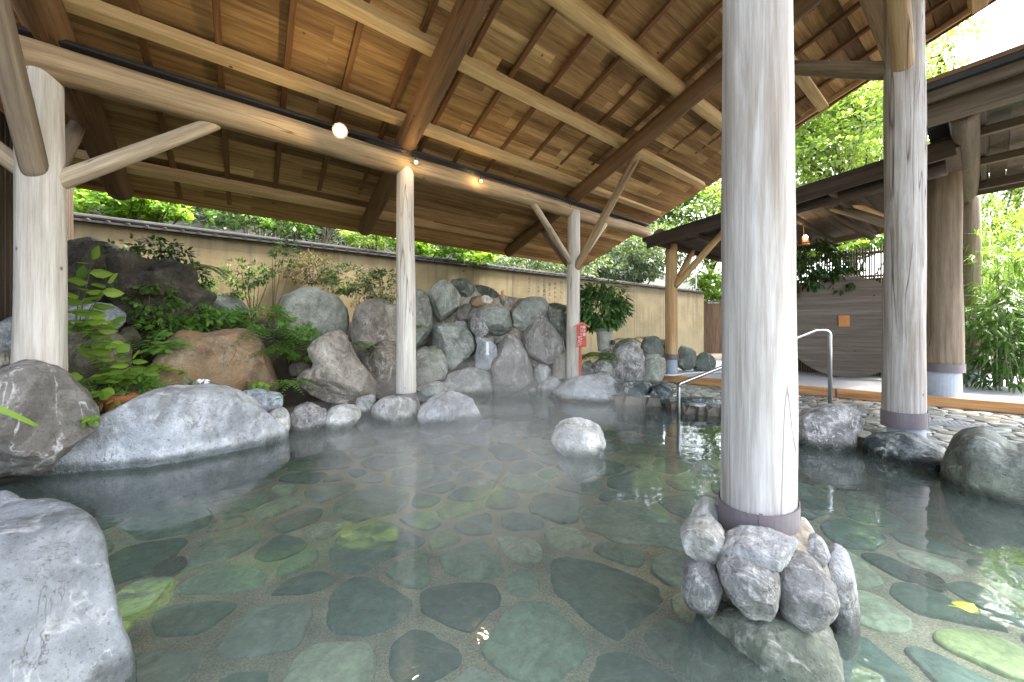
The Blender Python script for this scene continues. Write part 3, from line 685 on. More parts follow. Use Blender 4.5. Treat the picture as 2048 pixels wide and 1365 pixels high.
timber('back_eave_board', E1 + PX * 4.38 - UP * .22, E2 + PX * 4.38 - UP * .22, .05, .2, WOOD_OLD, wk)
C1 = Vector((PZ(1340, 748, .35).x, PZ(1340, 748, .35).y, 0)) + DN * .12
C2p = Vector((PZ(1889, 791, .35).x, PZ(1889, 791, .35).y, 0)) + DN * .1
C3p = Vector((PZ(1938, 765, .35).x, PZ(1938, 765, .35).y, 0)) + DN * .1
def wcol(c, z0, z1, r0, r1, mat, seed, fz, label):
    o = log('column', (c.x, c.y, z0), (c.x, c.y, z1), r0, r1, mat, wk, seed, 32, .02, label)
    mb = MB(); mb.tube([(c.x, c.y, .33), (c.x, c.y, z0 + .03)], r0 * .9, 30); f = mb.build('concrete_footing', CONC, o)
    ring('collar', (c.x, c.y, z0 - .04), r0 * 1.03, fz, .008, COLLAR, o)
wcol(C1, .74, 3.62, .155, .135, WOOD_YELLOW, 41, .14, 'yellow log post at the far corner of the walkway')
wcol(C2p, .78, 4.2, .235, .20, WOOD_OLD, 42, .14, 'thick brown log post at the right edge of the walkway')
wcol(C3p, .62, 4.3, .20, .18, WOOD_OLD, 43, .14, 'log post half hidden behind the thick brown post')
B1 = P(1322, 472, 9.45); log('beam', B1 - PX * .1, B1 + PX * 4.4, .17, .16, WOOD_OLD, wk, 44)
B2 = P(1872, 322, 6.35); log('beam', B2 - PX * .1, B2 + PX * 4.2, .20, .18, WOOD_OLD, wk, 45)
log('beam', Vector((C1.x, C1.y, 3.70)) - PY * -.2, Vector((C1.x, C1.y, 3.70)) + MR * 4.6 + UP * .25, .13, .13, WOOD_DARK, wk, 46)
def wb_(A, B, r, m, s): log('brace', A, B, r, r * .95, m, wk, s, 18)
wb_(Vector((C1.x, C1.y, 2.55)) + PX * .12, Vector((C1.x, C1.y, 3.65)) + PX * 1.1 , .075, WOOD_YELLOW, 47)
wb_(Vector((C1.x, C1.y, 2.55)) + MR * .1, Vector((C1.x, C1.y, 3.75)) + MR * 1.35, .08, WOOD_YELLOW, 48)
wb_(Vector((C2p.x, C2p.y, 3.1)) - MR * .2, Vector((C2p.x, C2p.y, 3.95)) - MR * 1.5, .09, WOOD_OLD, 49)
q0, q1 = P(1655, 385, 7.5), P(1800, 455, 7.9); wb_(q0, q1, .09, WOOD_YELLOW, 50)
q0, q1 = P(1615, 400, 8.0), P(1745, 475, 8.3); wb_(q0, q1, .07, WOOD_DARK, 51)
# nearer, higher canopy on the right
cn = empty('side_canopy', P(1990, 500, 5.0) * 1, 'dark board canopy jutting in from the right edge behind the cracked grey post', 'canopy')
A0 = P(1838, 172, 4.85); MRn = MR
planks('roof_boards', A0 - UP * .04, MRn, (PX - UP * .05).normalized(), 4.0, 4.6, .03, WOOD_DARKBOARD, cn, .19, 4)
mb = MB(); mb.box(A0 + MRn * 2 + (PX - UP * .05).normalized() * 2.3 + UP * .04, 2.03, 2.34, .035, (MRn, PX, UP)); mb.build('roof_covering', BLACKM, cn)
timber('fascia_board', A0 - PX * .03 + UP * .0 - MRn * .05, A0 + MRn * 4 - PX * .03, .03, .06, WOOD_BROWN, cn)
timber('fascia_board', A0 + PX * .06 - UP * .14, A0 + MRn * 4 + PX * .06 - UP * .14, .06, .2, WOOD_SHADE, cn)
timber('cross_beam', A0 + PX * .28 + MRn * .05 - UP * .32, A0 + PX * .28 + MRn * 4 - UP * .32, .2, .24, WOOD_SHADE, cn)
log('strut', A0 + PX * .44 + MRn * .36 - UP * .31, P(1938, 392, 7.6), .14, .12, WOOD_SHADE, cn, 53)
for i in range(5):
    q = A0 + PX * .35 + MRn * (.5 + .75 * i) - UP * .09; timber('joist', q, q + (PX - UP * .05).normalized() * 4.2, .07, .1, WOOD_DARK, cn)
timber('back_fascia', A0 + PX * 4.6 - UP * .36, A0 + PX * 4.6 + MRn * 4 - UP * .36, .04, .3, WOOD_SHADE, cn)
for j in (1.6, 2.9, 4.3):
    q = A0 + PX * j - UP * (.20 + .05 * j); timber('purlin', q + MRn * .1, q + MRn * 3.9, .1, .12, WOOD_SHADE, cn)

# wooden gate panel, post and fences at the back of the walkway
gp = Vector((WP(18.6, 0).x, WP(18.6, 0).y, 0))
gate = empty('board_fence', gp + PX * .5, 'brown board fence panel and dark post at the end of the plaster wall', 'fence')
mb = MB()
for i in range(12):
    q = gp + Vector((.2 + .17 * i, .1, 0)); mb.box((q.x, q.y, 1.5), .082, .015, 1.45, None, (random.uniform(.3, .7), random.random(), random.random()))
mb.build('boards', woodmat('brown_fence_board', (.06, .035, .02), (.17, .105, .06), (.1, .06, .035), .4, .2, 6, tinted=True), gate)
timber('post', gp + PX * .04 - PY * .05, gp + PX * .04 - PY * .05 + UP * 3.75, .12, .12, WOOD_DARK, gate)
timber('top_rail', gp + Vector((.1, .06, 3.02)), gp + Vector((2.2, .06, 3.02)), .06, .08, WOOD_DARK, gate)
fo = D1 + DN * 3.0; fo.z = 0
bf = empty('bamboo_fence', fo + DD * 3, 'dark bamboo pole fence behind the leaning wooden disc', 'fence')
mb = MB(); rnd = random.Random(5)
for i in range(74):
    q = fo + DD * (1.0 + i * .052); h = 3.42 + rnd.uniform(-.06, .06) - .0 * i
    mb.tube([(q.x, q.y, .35), (q.x + rnd.uniform(-.01, .01), q.y, h)], .014 + rnd.uniform(0, .006), 6, (rnd.random(),) * 3)
bam = leafmat('dry_bamboo', (.07, .055, .03), (.2, .17, .09), .0)
mb.build('bamboo_poles', bam, bf)
for z in (1.0, 2.0, 2.75, 3.3): 
    a, b = fo + DD * .95 + DN * .03, fo + DD * 4.85 + DN * .03
    log('rail', (a.x, a.y, z), (b.x, b.y, z), .03, .03, WOOD_OLD, bf, int(z * 10), 8)
mb = MB(); q = fo + DD * 2.9 + DN * .07; mb.box((q.x, q.y, 1.5), 1.92, .01, 1.2, (DD, DN, UP)); mb.build('backing_board', WOOD_DARK, bf)
# leaning disc of planks
DC = P(1690, 650, 8.75); dn = Vector((-.45, -.88, .1)).normalized(); du = Vector((0, 0, 1)) - dn * dn.z; du.normalize(); dr = du.cross(dn) * -1
rad = 1.17; DC = Vector((DC.x, DC.y, .36 + rad))
disc = empty('plank_disc', (DC.x, DC.y, .36), 'huge grey round disc of planks leaning on the bamboo fence under the walkway', 'wooden disc')
mb = MB(); rnd = random.Random(8)
n = 64
mb.add([(rad * math.sin(2 * math.pi * i / n), z, rad * math.cos(2 * math.pi * i / n)) for k, z in ((1, -.1), (1, .0)) for i in range(n)],
       [(i, (i + 1) % n, n + (i + 1) % n, n + i) for i in range(n)] + [tuple(range(n - 1, -1, -1))], (.4, .2, .6))
y = -rad
while y < rad:
    h = rnd.choice((.22, .3, .38)); y1 = min(rad, y + h); cuts = sorted([-1.2, 1.2] + [rnd.uniform(-.9, .9) for _ in range(rnd.choice((0, 0, 0, 1)))])
    for a, b in zip(cuts[:-1], cuts[1:]):
        vs = []
        ys = [y + .002 + (y1 - y - .004) * k / 4 for k in range(5)]
        lo = [max(a + .002, -math.sqrt(max(0, rad * rad - q * q))) for q in ys]; hi = [min(b - .002, math.sqrt(max(0, rad * rad - q * q))) for q in ys]
        if any(p >= q for p, q in zip(lo, hi)): continue
        z = .004 + rnd.uniform(0, .006)
        pts = [(lo[k], ys[k]) for k in range(5)] + [(hi[k], ys[k]) for k in range(4, -1, -1)]
        mb.add([(p[1], z, p[0]) for p in pts], [tuple(range(10))], (rnd.uniform(.42, .6), rnd.random(), rnd.random()))
    y = y1
DB = woodmat('disc_plank', (.075, .062, .05), (.17, .15, .13), (.12, .09, .065), .5, .3, 4, tinted=True)
mb.build('plank_face', DB, disc, Matrix(((du.x, dn.x, dr.x, DC.x), (du.y, dn.y, dr.y, DC.y), (du.z, dn.z, dr.z, DC.z), (0, 0, 0, 1))))
mb = MB(); q = DC + dn * .02 + dr * .02 + du * .12; mb.box(q, .10, .13, .008, (dr, du, dn)); tag(mb.build('orange_panel', ORANGE, disc))

# ---------------------------------------------------------------- lamps
def spot(p, d, label, power, r=.05, name='spotlight'):
    t = empty(name, p, label, 'spotlight', 'spotlights clipped to the eaves beam'); mb = MB(); d = d.normalized()
    mb.tube([p - d * .13, p - d * .12, p - d * .03, p], [.03, r, r, r * 1.15], 16); mb.tube([p - d * .1, p - d * .1 + Vector((0, 0, .14))], .009, 6)
    mb.build('lamp_housing', BLACKM, t)
    b = MB(); b.tube([p + d * .002, p + d * .012, p + d * .02], [r * .95, r * .9, r * .5], 16); b.build('lamp_lens', emit('lamp_glow_' + str(power), (1, .62, .24), .5 if power > 30 else .7), t)
    l = bpy.data.lights.new('lamp', 'POINT'); l.energy = power * .6; l.color = (1, .72, .36); l.shadow_soft_size = .05
    lo = bpy.data.objects.new('lamp_light', l); COL.objects.link(lo); place(lo, Matrix.Translation(p + d * .08) @ (d).to_track_quat('-Z', 'Y').to_matrix().to_4x4(), t)
cpos = Vector((0, 0, HC))
p = P(680, 262, 5.05); spot(p, cpos - p, 'bright warm spotlight on the eaves beam left of the middle post', 6, .085)
p = P(832, 325, 6.1); spot(p, cpos - p + Vector((.6, 0, 0)), 'small lit spotlight at the top of the slim middle post', 1.2, .03)
p = P(962, 363, 6.95); spot(p, cpos - p + Vector((.6, 0, 0)), 'small lit spotlight on the eaves beam between the middle and far posts', 1.2, .03)
p = P(1607, 478, 8.2)
wl = empty('bracket_lamp', p, 'small lit copper lamp hanging under the walkway roof beside the thick grey post', 'lamp')
mb = MB(); mb.tube([p + UP * .5, p + UP * .08], .008, 6); mb.tube([p + UP * .08, p + UP * .02, p - UP * .1], [.02, .09, .1], 14); mb.tube([p - UP * .12 , p - UP * .14], .11, 14); mb.build('lamp_body', plain('copper', (.4, .18, .09), .35, .8), wl)
mb = MB(); mb.tube([p + Vector((-.03, -.09, .03)), p + Vector((-.03, -.12, .0))], [.03, .025], 10); mb.build('lamp_bulb', emit('copper_lamp_glow', (1, .8, .5), 40), wl)
# ---------------------------------------------------------------- boulders
def chaikin(p, it):
    for _ in range(it):
        q = []
        for k in range(len(p)):
            a, b = p[k], p[(k + 1) % len(p)]
            q += [(a[0] * .75 + b[0] * .25, a[1] * .75 + b[1] * .25), (a[0] * .25 + b[0] * .75, a[1] * .25 + b[1] * .75)]
        p = q
    return p
ICO = {}
def ico(sub):
    if sub not in ICO:
        bm = bmesh.new(); bmesh.ops.create_icosphere(bm, subdivisions=sub, radius=1)
        bm.verts.ensure_lookup_table()
        ICO[sub] = ([v.co.copy() for v in bm.verts], [tuple(v.index for v in f.verts) for f in bm.faces]); bm.free()
    return ICO[sub]
seedn = [0]
def rock(label, poly, Y, depth, mat, e=.72, amp=.05, sub=5, cat='boulder', name='boulder', group=None, parent=None, smooth_it=1, back=None, strat=0.0, lean=0.0, grow=1.05, ncut=7):
    """a boulder whose outline follows the photographed one at its own distance; Y may be (left, right)"""
    seedn[0] += 1; sd_ = seedn[0] * 7.31
    poly = chaikin(poly, smooth_it)
    xs = [p[0] for p in poly]; cx = (min(xs) + max(xs)) / 2
    ys_ = [p[1] for p in poly]; cy = (min(ys_) + max(ys_)) / 2
    if hasattr(Y, '__len__'):
        a, b = P(min(xs), cy, Y[0]), P(max(xs), cy, Y[1]); rt = (b - a); rt.z = 0; rt.normalize(); o = (a + b) / 2
        fw = Vector((-rt.y, rt.x, 0))
    else:
        fw = Vector(((cx - 1024) / F, 1, 0)).normalized(); rt = Vector((fw.y, -fw.x, 0)); o = P(cx, cy, Y)
    up = Vector((0, 0, 1)); eye = Vector((0, 0, HC)); pl = []
    for x, y in poly:
        d = Vector(((x - 1024) / F, 1, -(y - HZ) / F)); t = (o - eye).dot(fw) / d.dot(fw); q = eye + d * t - o
        pl.append((q.dot(rt), q.dot(up)))
    ca = sum(p[0] for p in pl) / len(pl); cb = sum(p[1] for p in pl) / len(pl)
    o = o + rt * ca + up * cb; pl = [((p[0] - ca) * grow, (p[1] - cb) * grow) for p in pl]
    size = math.sqrt(max(p[0] for p in pl) - min(p[0] for p in pl)) * math.sqrt(max(p[1] for p in pl) - min(p[1] for p in pl))
    def rad(th):
        c, s = math.cos(th), math.sin(th); best = .02
        for k in range(len(pl)):
            a, b = pl[k], pl[(k + 1) % len(pl)]
            ex, ey = b[0] - a[0], b[1] - a[1]; den = c * ey - s * ex
            if abs(den) < 1e-9: continue
            t = (a[0] * ey - a[1] * ex) / den; u = (a[0] * s - a[1] * c) / den
            if t > best and -1e-6 <= u <= 1.000001: best = t
        return best
    tab = [rad(2 * math.pi * k / 360) for k in range(361)]
    def rt_(th):
        x = (th % (2 * math.pi)) / (2 * math.pi) * 360; i = int(x); f = x - i; return tab[min(i, 360)] * (1 - f) + tab[min(i + 1, 360)] * f
    vv, ff = ico(sub); vs = []; bk = back or depth
    A = amp * size
    rq = random.Random(int(sd_ * 100)); W_ = max(abs(q[0]) for q in pl); H_ = max(abs(q[1]) for q in pl); cuts = []
    for _ in range(ncut):
        nv = Vector((rq.gauss(0, .8), -abs(rq.gauss(.75, .45)), rq.gauss(.12, .8))).normalized()
        cuts.append((nv, rq.uniform(.66, .88) * math.sqrt((nv.x * W_) ** 2 + (nv.y * depth) ** 2 + (nv.z * H_) ** 2)))
    for v in vv:
        rho = math.hypot(v.x, v.z); th = math.atan2(v.z, v.x)
        r_ = rt_(th) * (rho ** e); dd = (abs(v.y) ** e) * (depth if v.y < 0 else bk)
        p = Vector((r_ * math.cos(th), dd * (1 if v.y > 0 else -1), r_ * math.sin(th)))
        p.y += p.z * lean
        for nv, hh in cuts:
            dq = p.dot(nv) - hh
            if dq > 0: p -= nv * dq * .8
        q = p * (1.0 / max(size, .05)) + Vector((sd_, sd_ * .7, -sd_))
        n1 = noise.noise(q * 1.6); n2 = noise.fractal(q * 3.2, .85, 2.1, 6); n3 = abs(noise.noise(q * 2.3 + Vector((5, 5, 5))))
        vor = noise.voronoi(q * 2.2)[0]; fc = min(.5, vor[1] - vor[0])
        h = n1 * .9 + n2 * .62 - n3 * .5 + fc * .7 - .25
        if strat: h += strat * noise.noise(Vector((q.x * .8, q.y * .8, q.z * 9)))
        nrm = Vector((v.x, v.y, v.z))
        p += nrm * A * h
        vs.append(p)
    mb = MB(); mb.add(vs, ff)
    M4 = Matrix(((rt.x, fw.x, 0, o.x), (rt.y, fw.y, 0, o.y), (0, 0, 1, o.z), (0, 0, 0, 1)))
    ob = mb.build(name, mat, parent, M4, True)
    if parent is None: tag(ob, label, cat, group)
    elif label: ob['label'] = label
    return ob
BANK, EDGE, RW, RR, MO = 'boulders on the planted bank', 'edging boulders along the pool', 'boulders of the far rock wall', 'boulders on the right bank', 'stones of the mound under the near post'
# foreground and left bank
rock('large flat pale grey boulder in the near left corner of the pool', [(-420, 985), (-100, 990), (0, 997), (70, 1002), (125, 1020), (165, 1052), (190, 1150), (215, 1240), (238, 1310), (252, 1400), (240, 1480), (-100, 1520), (-420, 1480)], (2.7, 1.55), .5, R_FORE, .5, .035, 6, group=EDGE, back=.12, grow=1.0, ncut=3)
rock('brown grey boulder with a white vein below the thick cream post', [(-120, 790), (-40, 752), (10, 738), (40, 724), (80, 722), (130, 735), (165, 768), (198, 828), (185, 862), (140, 890), (80, 935), (20, 985), (-120, 1000)], 3.55, .4, R_VEIN, .7, .05, 6, group=BANK)
rock('long pale blue-grey whale-backed boulder lying in the water on the left', [(72, 955), (90, 915), (120, 885), (180, 850), (230, 824), (280, 800), (330, 784), (400, 776), (455, 783), (505, 812), (545, 842), (572, 858), (582, 880), (560, 905), (480, 955), (330, 1000), (200, 1030), (60, 1020)], (3.85, 5.05), .42, R_PALE, .66, .04, 6, group=EDGE, grow=1.06, ncut=3)
rock('small rounded grey rock tucked behind the right end of the whale-backed boulder', [(468, 800), (480, 784), (520, 780), (555, 783), (566, 800), (560, 818), (525, 823), (490, 818)], 5.35, .2, R_BLUE, group=EDGE)
rock('rounded pale rock closing the right end of the whale-backed boulder', [(528, 840), (545, 820), (570, 816), (582, 835), (580, 860), (565, 885), (540, 885)], 5.15, .16, R_WHITE, group=EDGE)
rock('speckled pale rock at the waterline right of the whale-backed boulder', [(578, 835), (595, 812), (620, 806), (642, 815), (648, 835), (642, 858), (610, 876), (582, 868)], 5.45, .24, R_GNEISS, group=EDGE)
rock('small dark sliver of rock wedged between the speckled and the cream edging rocks', [(636, 820), (650, 815), (657, 830), (652, 850), (638, 850)], 5.6, .12, R_BLUE, group=EDGE)
rock('low cream rock sloping into the water left of the middle post', [(648, 830), (670, 812), (705, 808), (722, 820), (720, 840), (690, 868), (648, 876)], 5.75, .26, R_WHITE, group=EDGE)
rock('small flat stone lying behind the cream edging rock', [(660, 802), (675, 796), (695, 798), (700, 806), (675, 808)], 6.4, .12, R_TAN, group=EDGE)
rock('wedge of pale rock behind the rock carrying the middle post', [(705, 800), (740, 790), (755, 795), (745, 820), (725, 830)], 6.4, .16, R_WHITE, group=EDGE)
rock('domed cream rock that carries the slim middle post', [(733, 835), (748, 808), (775, 792), (810, 790), (838, 800), (842, 830), (838, 860), (780, 862), (735, 855)], 6.2, .36, R_WHITE, group=EDGE)
rock('smooth grey boulder in the water right of the middle post', [(838, 825), (848, 800), (872, 786), (915, 783), (942, 795), (956, 820), (960, 850), (925, 872), (855, 868), (836, 850)], 6.1, .36, R_PALE, group=EDGE)
rock('dark grey rock behind the smooth boulder at the middle post', [(833, 790), (845, 775), (875, 772), (890, 785), (870, 800), (840, 805)], 6.7, .2, R_GREEN, group=EDGE)
rock('big rusty brown slab-sided boulder on the bank behind the whale-backed boulder', [(285, 770), (300, 742), (318, 712), (345, 668), (362, 660), (410, 668), (450, 662), (498, 653), (522, 672), (548, 718), (575, 756), (562, 785), (520, 812), (400, 815), (300, 810)], 6.0, .42, R_BROWN, .62, .045, 6, group=BANK)
rock('peaked tan boulder with a broad foot left of the middle post', [(588, 762), (604, 742), (622, 735), (614, 700), (618, 668), (645, 657), (668, 658), (692, 668), (704, 690), (718, 728), (742, 752), (766, 785), (755, 800), (700, 806), (640, 800), (600, 782)], 6.5, .36, R_TAN, .7, .06, 6, group=BANK)
rock('small dark overhanging stone between the brown and the tan boulders', [(572, 738), (590, 722), (612, 724), (625, 732), (622, 744), (600, 750), (580, 752)], 6.45, .2, R_DARK, group=BANK)
rock('rounded light lichen-grey boulder high on the bank under the shrubs', [(550, 645), (556, 605), (572, 586), (610, 576), (650, 583), (682, 604), (694, 640), (697, 685), (640, 700), (560, 690)], 8.1, .5, R_LIGHTG, .68, .045, group=BANK)
rock('upper brown grey boulder just left of the middle post', [(698, 650), (715, 620), (740, 600), (790, 600), (815, 630), (815, 720), (760, 745), (710, 735)], 7.9, .4, R_TAN, group=BANK)
rock('lower brown grey boulder just left of the middle post', [(715, 720), (735, 690), (780, 683), (818, 690), (822, 785), (775, 800), (735, 785)], 7.4, .35, R_TAN, group=BANK)
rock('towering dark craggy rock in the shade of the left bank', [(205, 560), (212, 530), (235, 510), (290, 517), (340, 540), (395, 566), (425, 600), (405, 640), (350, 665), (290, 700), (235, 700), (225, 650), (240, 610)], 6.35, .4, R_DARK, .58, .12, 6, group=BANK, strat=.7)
rock('upper dark rock enlarged to stand in for shade between the thick cream post and the craggy rock', [(100, 520), (125, 482), (180, 474), (235, 495), (265, 540), (255, 620), (200, 660), (100, 660)], 6.5, .35, R_DARK, group=BANK)  # rock made larger so its dark colour fills the near-black shade
rock('pale blue-grey rock behind the broadleaf shrub at the cream post', [(110, 625), (140, 605), (190, 601), (235, 608), (252, 635), (225, 668), (150, 675), (110, 665)], 5.3, .3, R_BLUE, group=BANK)
rock('low mossy brown rock right of the foot of the thick cream post', [(118, 690), (130, 655), (190, 652), (235, 665), (262, 690), (262, 745), (200, 770), (118, 765)], 4.9, .3, rockmat('mossy_brown_rock', (.07, .06, .045), (.15, .13, .10), (.24, .215, .165), (.3, .3, .25), .2, .5, 1.2, .1), group=BANK)
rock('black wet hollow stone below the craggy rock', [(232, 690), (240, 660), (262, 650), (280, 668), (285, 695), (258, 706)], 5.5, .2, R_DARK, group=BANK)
rock('pale streaked rock at the left edge beside the cream post', [(-60, 660), (0, 645), (30, 632), (50, 650), (50, 700), (20, 710), (-60, 720)], 4.5, .3, R_BLUE, group=BANK)
rock('tan block of rock at the left edge under the cream post', [(-80, 715), (0, 700), (28, 702), (34, 722), (15, 745), (-80, 760)], 3.75, .25, R_TAN, group=BANK)
rock('flat dark grey rock in the ferns on the upper bank', [(385, 640), (395, 600), (440, 588), (495, 595), (510, 625), (480, 650), (400, 655)], 7.7, .35, R_GREENDK, group=BANK)
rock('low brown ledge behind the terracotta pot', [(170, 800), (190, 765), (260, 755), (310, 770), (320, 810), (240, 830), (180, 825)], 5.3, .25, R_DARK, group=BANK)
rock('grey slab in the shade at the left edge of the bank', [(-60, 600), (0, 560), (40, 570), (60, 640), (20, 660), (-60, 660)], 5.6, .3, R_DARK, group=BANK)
# rock wall on the far side
core = rock('pale mortar core holding the far boulder wall together', [(800, 785), (800, 600), (850, 575), (900, 565), (960, 575), (1010, 600), (1080, 605), (1130, 625), (1140, 700), (1150, 800), (980, 800)], 9.75, .45, MORTAR, .5, .03, 5, cat='mortar core', name='mortar_core', lean=.25)
WR = [
 ('tall green-grey boulder half hidden by the right side of the middle post', [(795, 600), (815, 580), (838, 577), (852, 592), (862, 625), (866, 665), (858, 690), (830, 697), (795, 690)], 8.9, .3, R_GREEN),
 ('topmost large green boulder of the far rock wall with a ridge down its middle', [(852, 600), (862, 577), (882, 557), (898, 558), (913, 580), (920, 600), (914, 622), (898, 636), (870, 646), (858, 628)], 9.3, .34, R_GREEN),
 ('smooth dark green slab leaning right of the ridged top boulder', [(900, 562), (925, 556), (945, 568), (951, 588), (935, 596), (913, 592)], 9.6, .28, R_GREENDK),
 ('dark pitted triangular rock along the top of the far rock wall', [(947, 570), (968, 568), (985, 582), (998, 588), (1001, 608), (978, 606), (955, 598)], 9.65, .26, R_GREENDK),
 ('brown rock with a hollow beside the white crystal stone', [(933, 602), (945, 592), (968, 594), (985, 604), (975, 616), (945, 617)], 9.5, .2, R_BROWN),
 ('white and orange crystal stone near the top of the far rock wall', [(959, 602), (965, 592), (980, 593), (987, 602), (978, 611), (966, 611)], 9.38, .12, None),
 ('small grey stone at the right end of the rock wall crest', [(1000, 600), (1007, 590), (1016, 594), (1019, 608), (1013, 618), (1002, 614)], 9.55, .16, R_GREEN),
 ('small dark cracked rock left of the white-streaked rock', [(914, 618), (932, 607), (945, 615), (943, 635), (930, 645), (914, 642)], 9.25, .22, R_VEIN),
 ('narrow grey rock with bright white streaks in the middle of the rock wall', [(935, 640), (940, 622), (953, 616), (962, 635), (973, 652), (976, 668), (962, 675), (946, 668)], 9.05, .24, R_GNEISS),
 ('rounded green boulder right of the white-streaked rock', [(953, 628), (968, 615), (990, 611), (1012, 618), (1026, 642), (1030, 660), (1015, 669), (980, 673), (962, 655)], 9.2, .34, R_GREEN),
 ('large pale pitted boulder in the middle left of the far rock wall', [(866, 690), (868, 660), (888, 648), (922, 637), (940, 652), (951, 688), (946, 716), (925, 736), (895, 740), (878, 722)], 8.95, .36, R_GREEN),
 ('tiny grey stone above the rock that bears the white plaque', [(948, 678), (955, 670), (965, 674), (964, 690), (953, 694)], 9.0, .14, R_PALE),
 ('smooth pale boulder bearing the small white plaque', [(950, 722), (955, 692), (967, 675), (985, 677), (996, 705), (991, 730), (976, 743), (956, 740)], 8.9, .28, R_PALE),
 ('tall egg-shaped grey boulder standing at the water in the middle of the rock wall', [(987, 745), (990, 706), (1005, 681), (1025, 670), (1045, 680), (1058, 720), (1064, 765), (1060, 800), (990, 800)], 8.85, .38, R_VEIN),
 ('broad notched grey boulder near the top right of the rock wall', [(1017, 628), (1028, 603), (1058, 597), (1090, 595), (1098, 612), (1094, 640), (1075, 658), (1045, 662), (1024, 650)], 9.4, .36, R_GREEN),
 ('long rough boulder slanting down to the far post', [(1056, 630), (1085, 618), (1098, 648), (1120, 675), (1127, 705), (1108, 722), (1075, 730), (1055, 702), (1042, 672)], 9.1, .36, R_VEIN),
 ('plain green boulder just left of the far post', [(1095, 622), (1120, 616), (1136, 640), (1138, 705), (1120, 695), (1102, 655)], 9.35, .3, R_GREEN),
 ('dark flat stone lying under the wall lettering', [(1090, 612), (1105, 604), (1135, 612), (1140, 622), (1100, 622)], 9.75, .2, R_GREENDK),
 ('pale rounded boulder low down right of the middle post', [(822, 720), (840, 694), (875, 697), (893, 715), (891, 740), (880, 770), (825, 778)], 8.5, .34, R_LIGHTG),
 ('wide low white boulder at the water in the middle of the rock wall', [(886, 768), (903, 745), (943, 735), (980, 745), (993, 768), (992, 800), (920, 802), (890, 792)], 8.75, .32, R_WHITE),
 ('small pale stone left of the straw-wrapped stump', [(1066, 755), (1072, 732), (1092, 727), (1104, 745), (1098, 765), (1075, 768)], 8.95, .2, R_WHITE),
 ('pale rock at the waterline beside the far post rock', [(1075, 780), (1085, 760), (1110, 753), (1122, 768), (1118, 795), (1080, 800)], 8.8, .24, R_WHITE),
 ('flat pale foot stone at the water right of the middle post', [(825, 785), (840, 768), (870, 762), (900, 768), (910, 784), (900, 800), (840, 806)], 8.2, .3, R_WHITE),
 ('tiny stone between the egg-shaped and the slanting boulders', [(1062, 732), (1068, 724), (1079, 729), (1074, 738)], 9.0, .1, R_TAN),
 ('tiny pale stone at the foot of the egg-shaped boulder', [(1056, 790), (1060, 777), (1072, 778), (1073, 795)], 8.75, .1, R_WHITE),
 ('flat mossy stone wedged above the egg-shaped boulder', [(985, 684), (1000, 672), (1018, 671), (1008, 686), (992, 690)], 9.2, .16, R_LIGHTG),
]
CRYST = rockmat('crystal_stone', (.55, .33, .12), (.72, .6, .42), (.85, .83, .78), (.9, .9, .88), .6, 0, 4, .2)
for lb, pg, y_, dp, mt in WR:
    rock(lb, pg, y_, dp, mt or CRYST, .62, .055, 5, group=RW, grow=1.09)
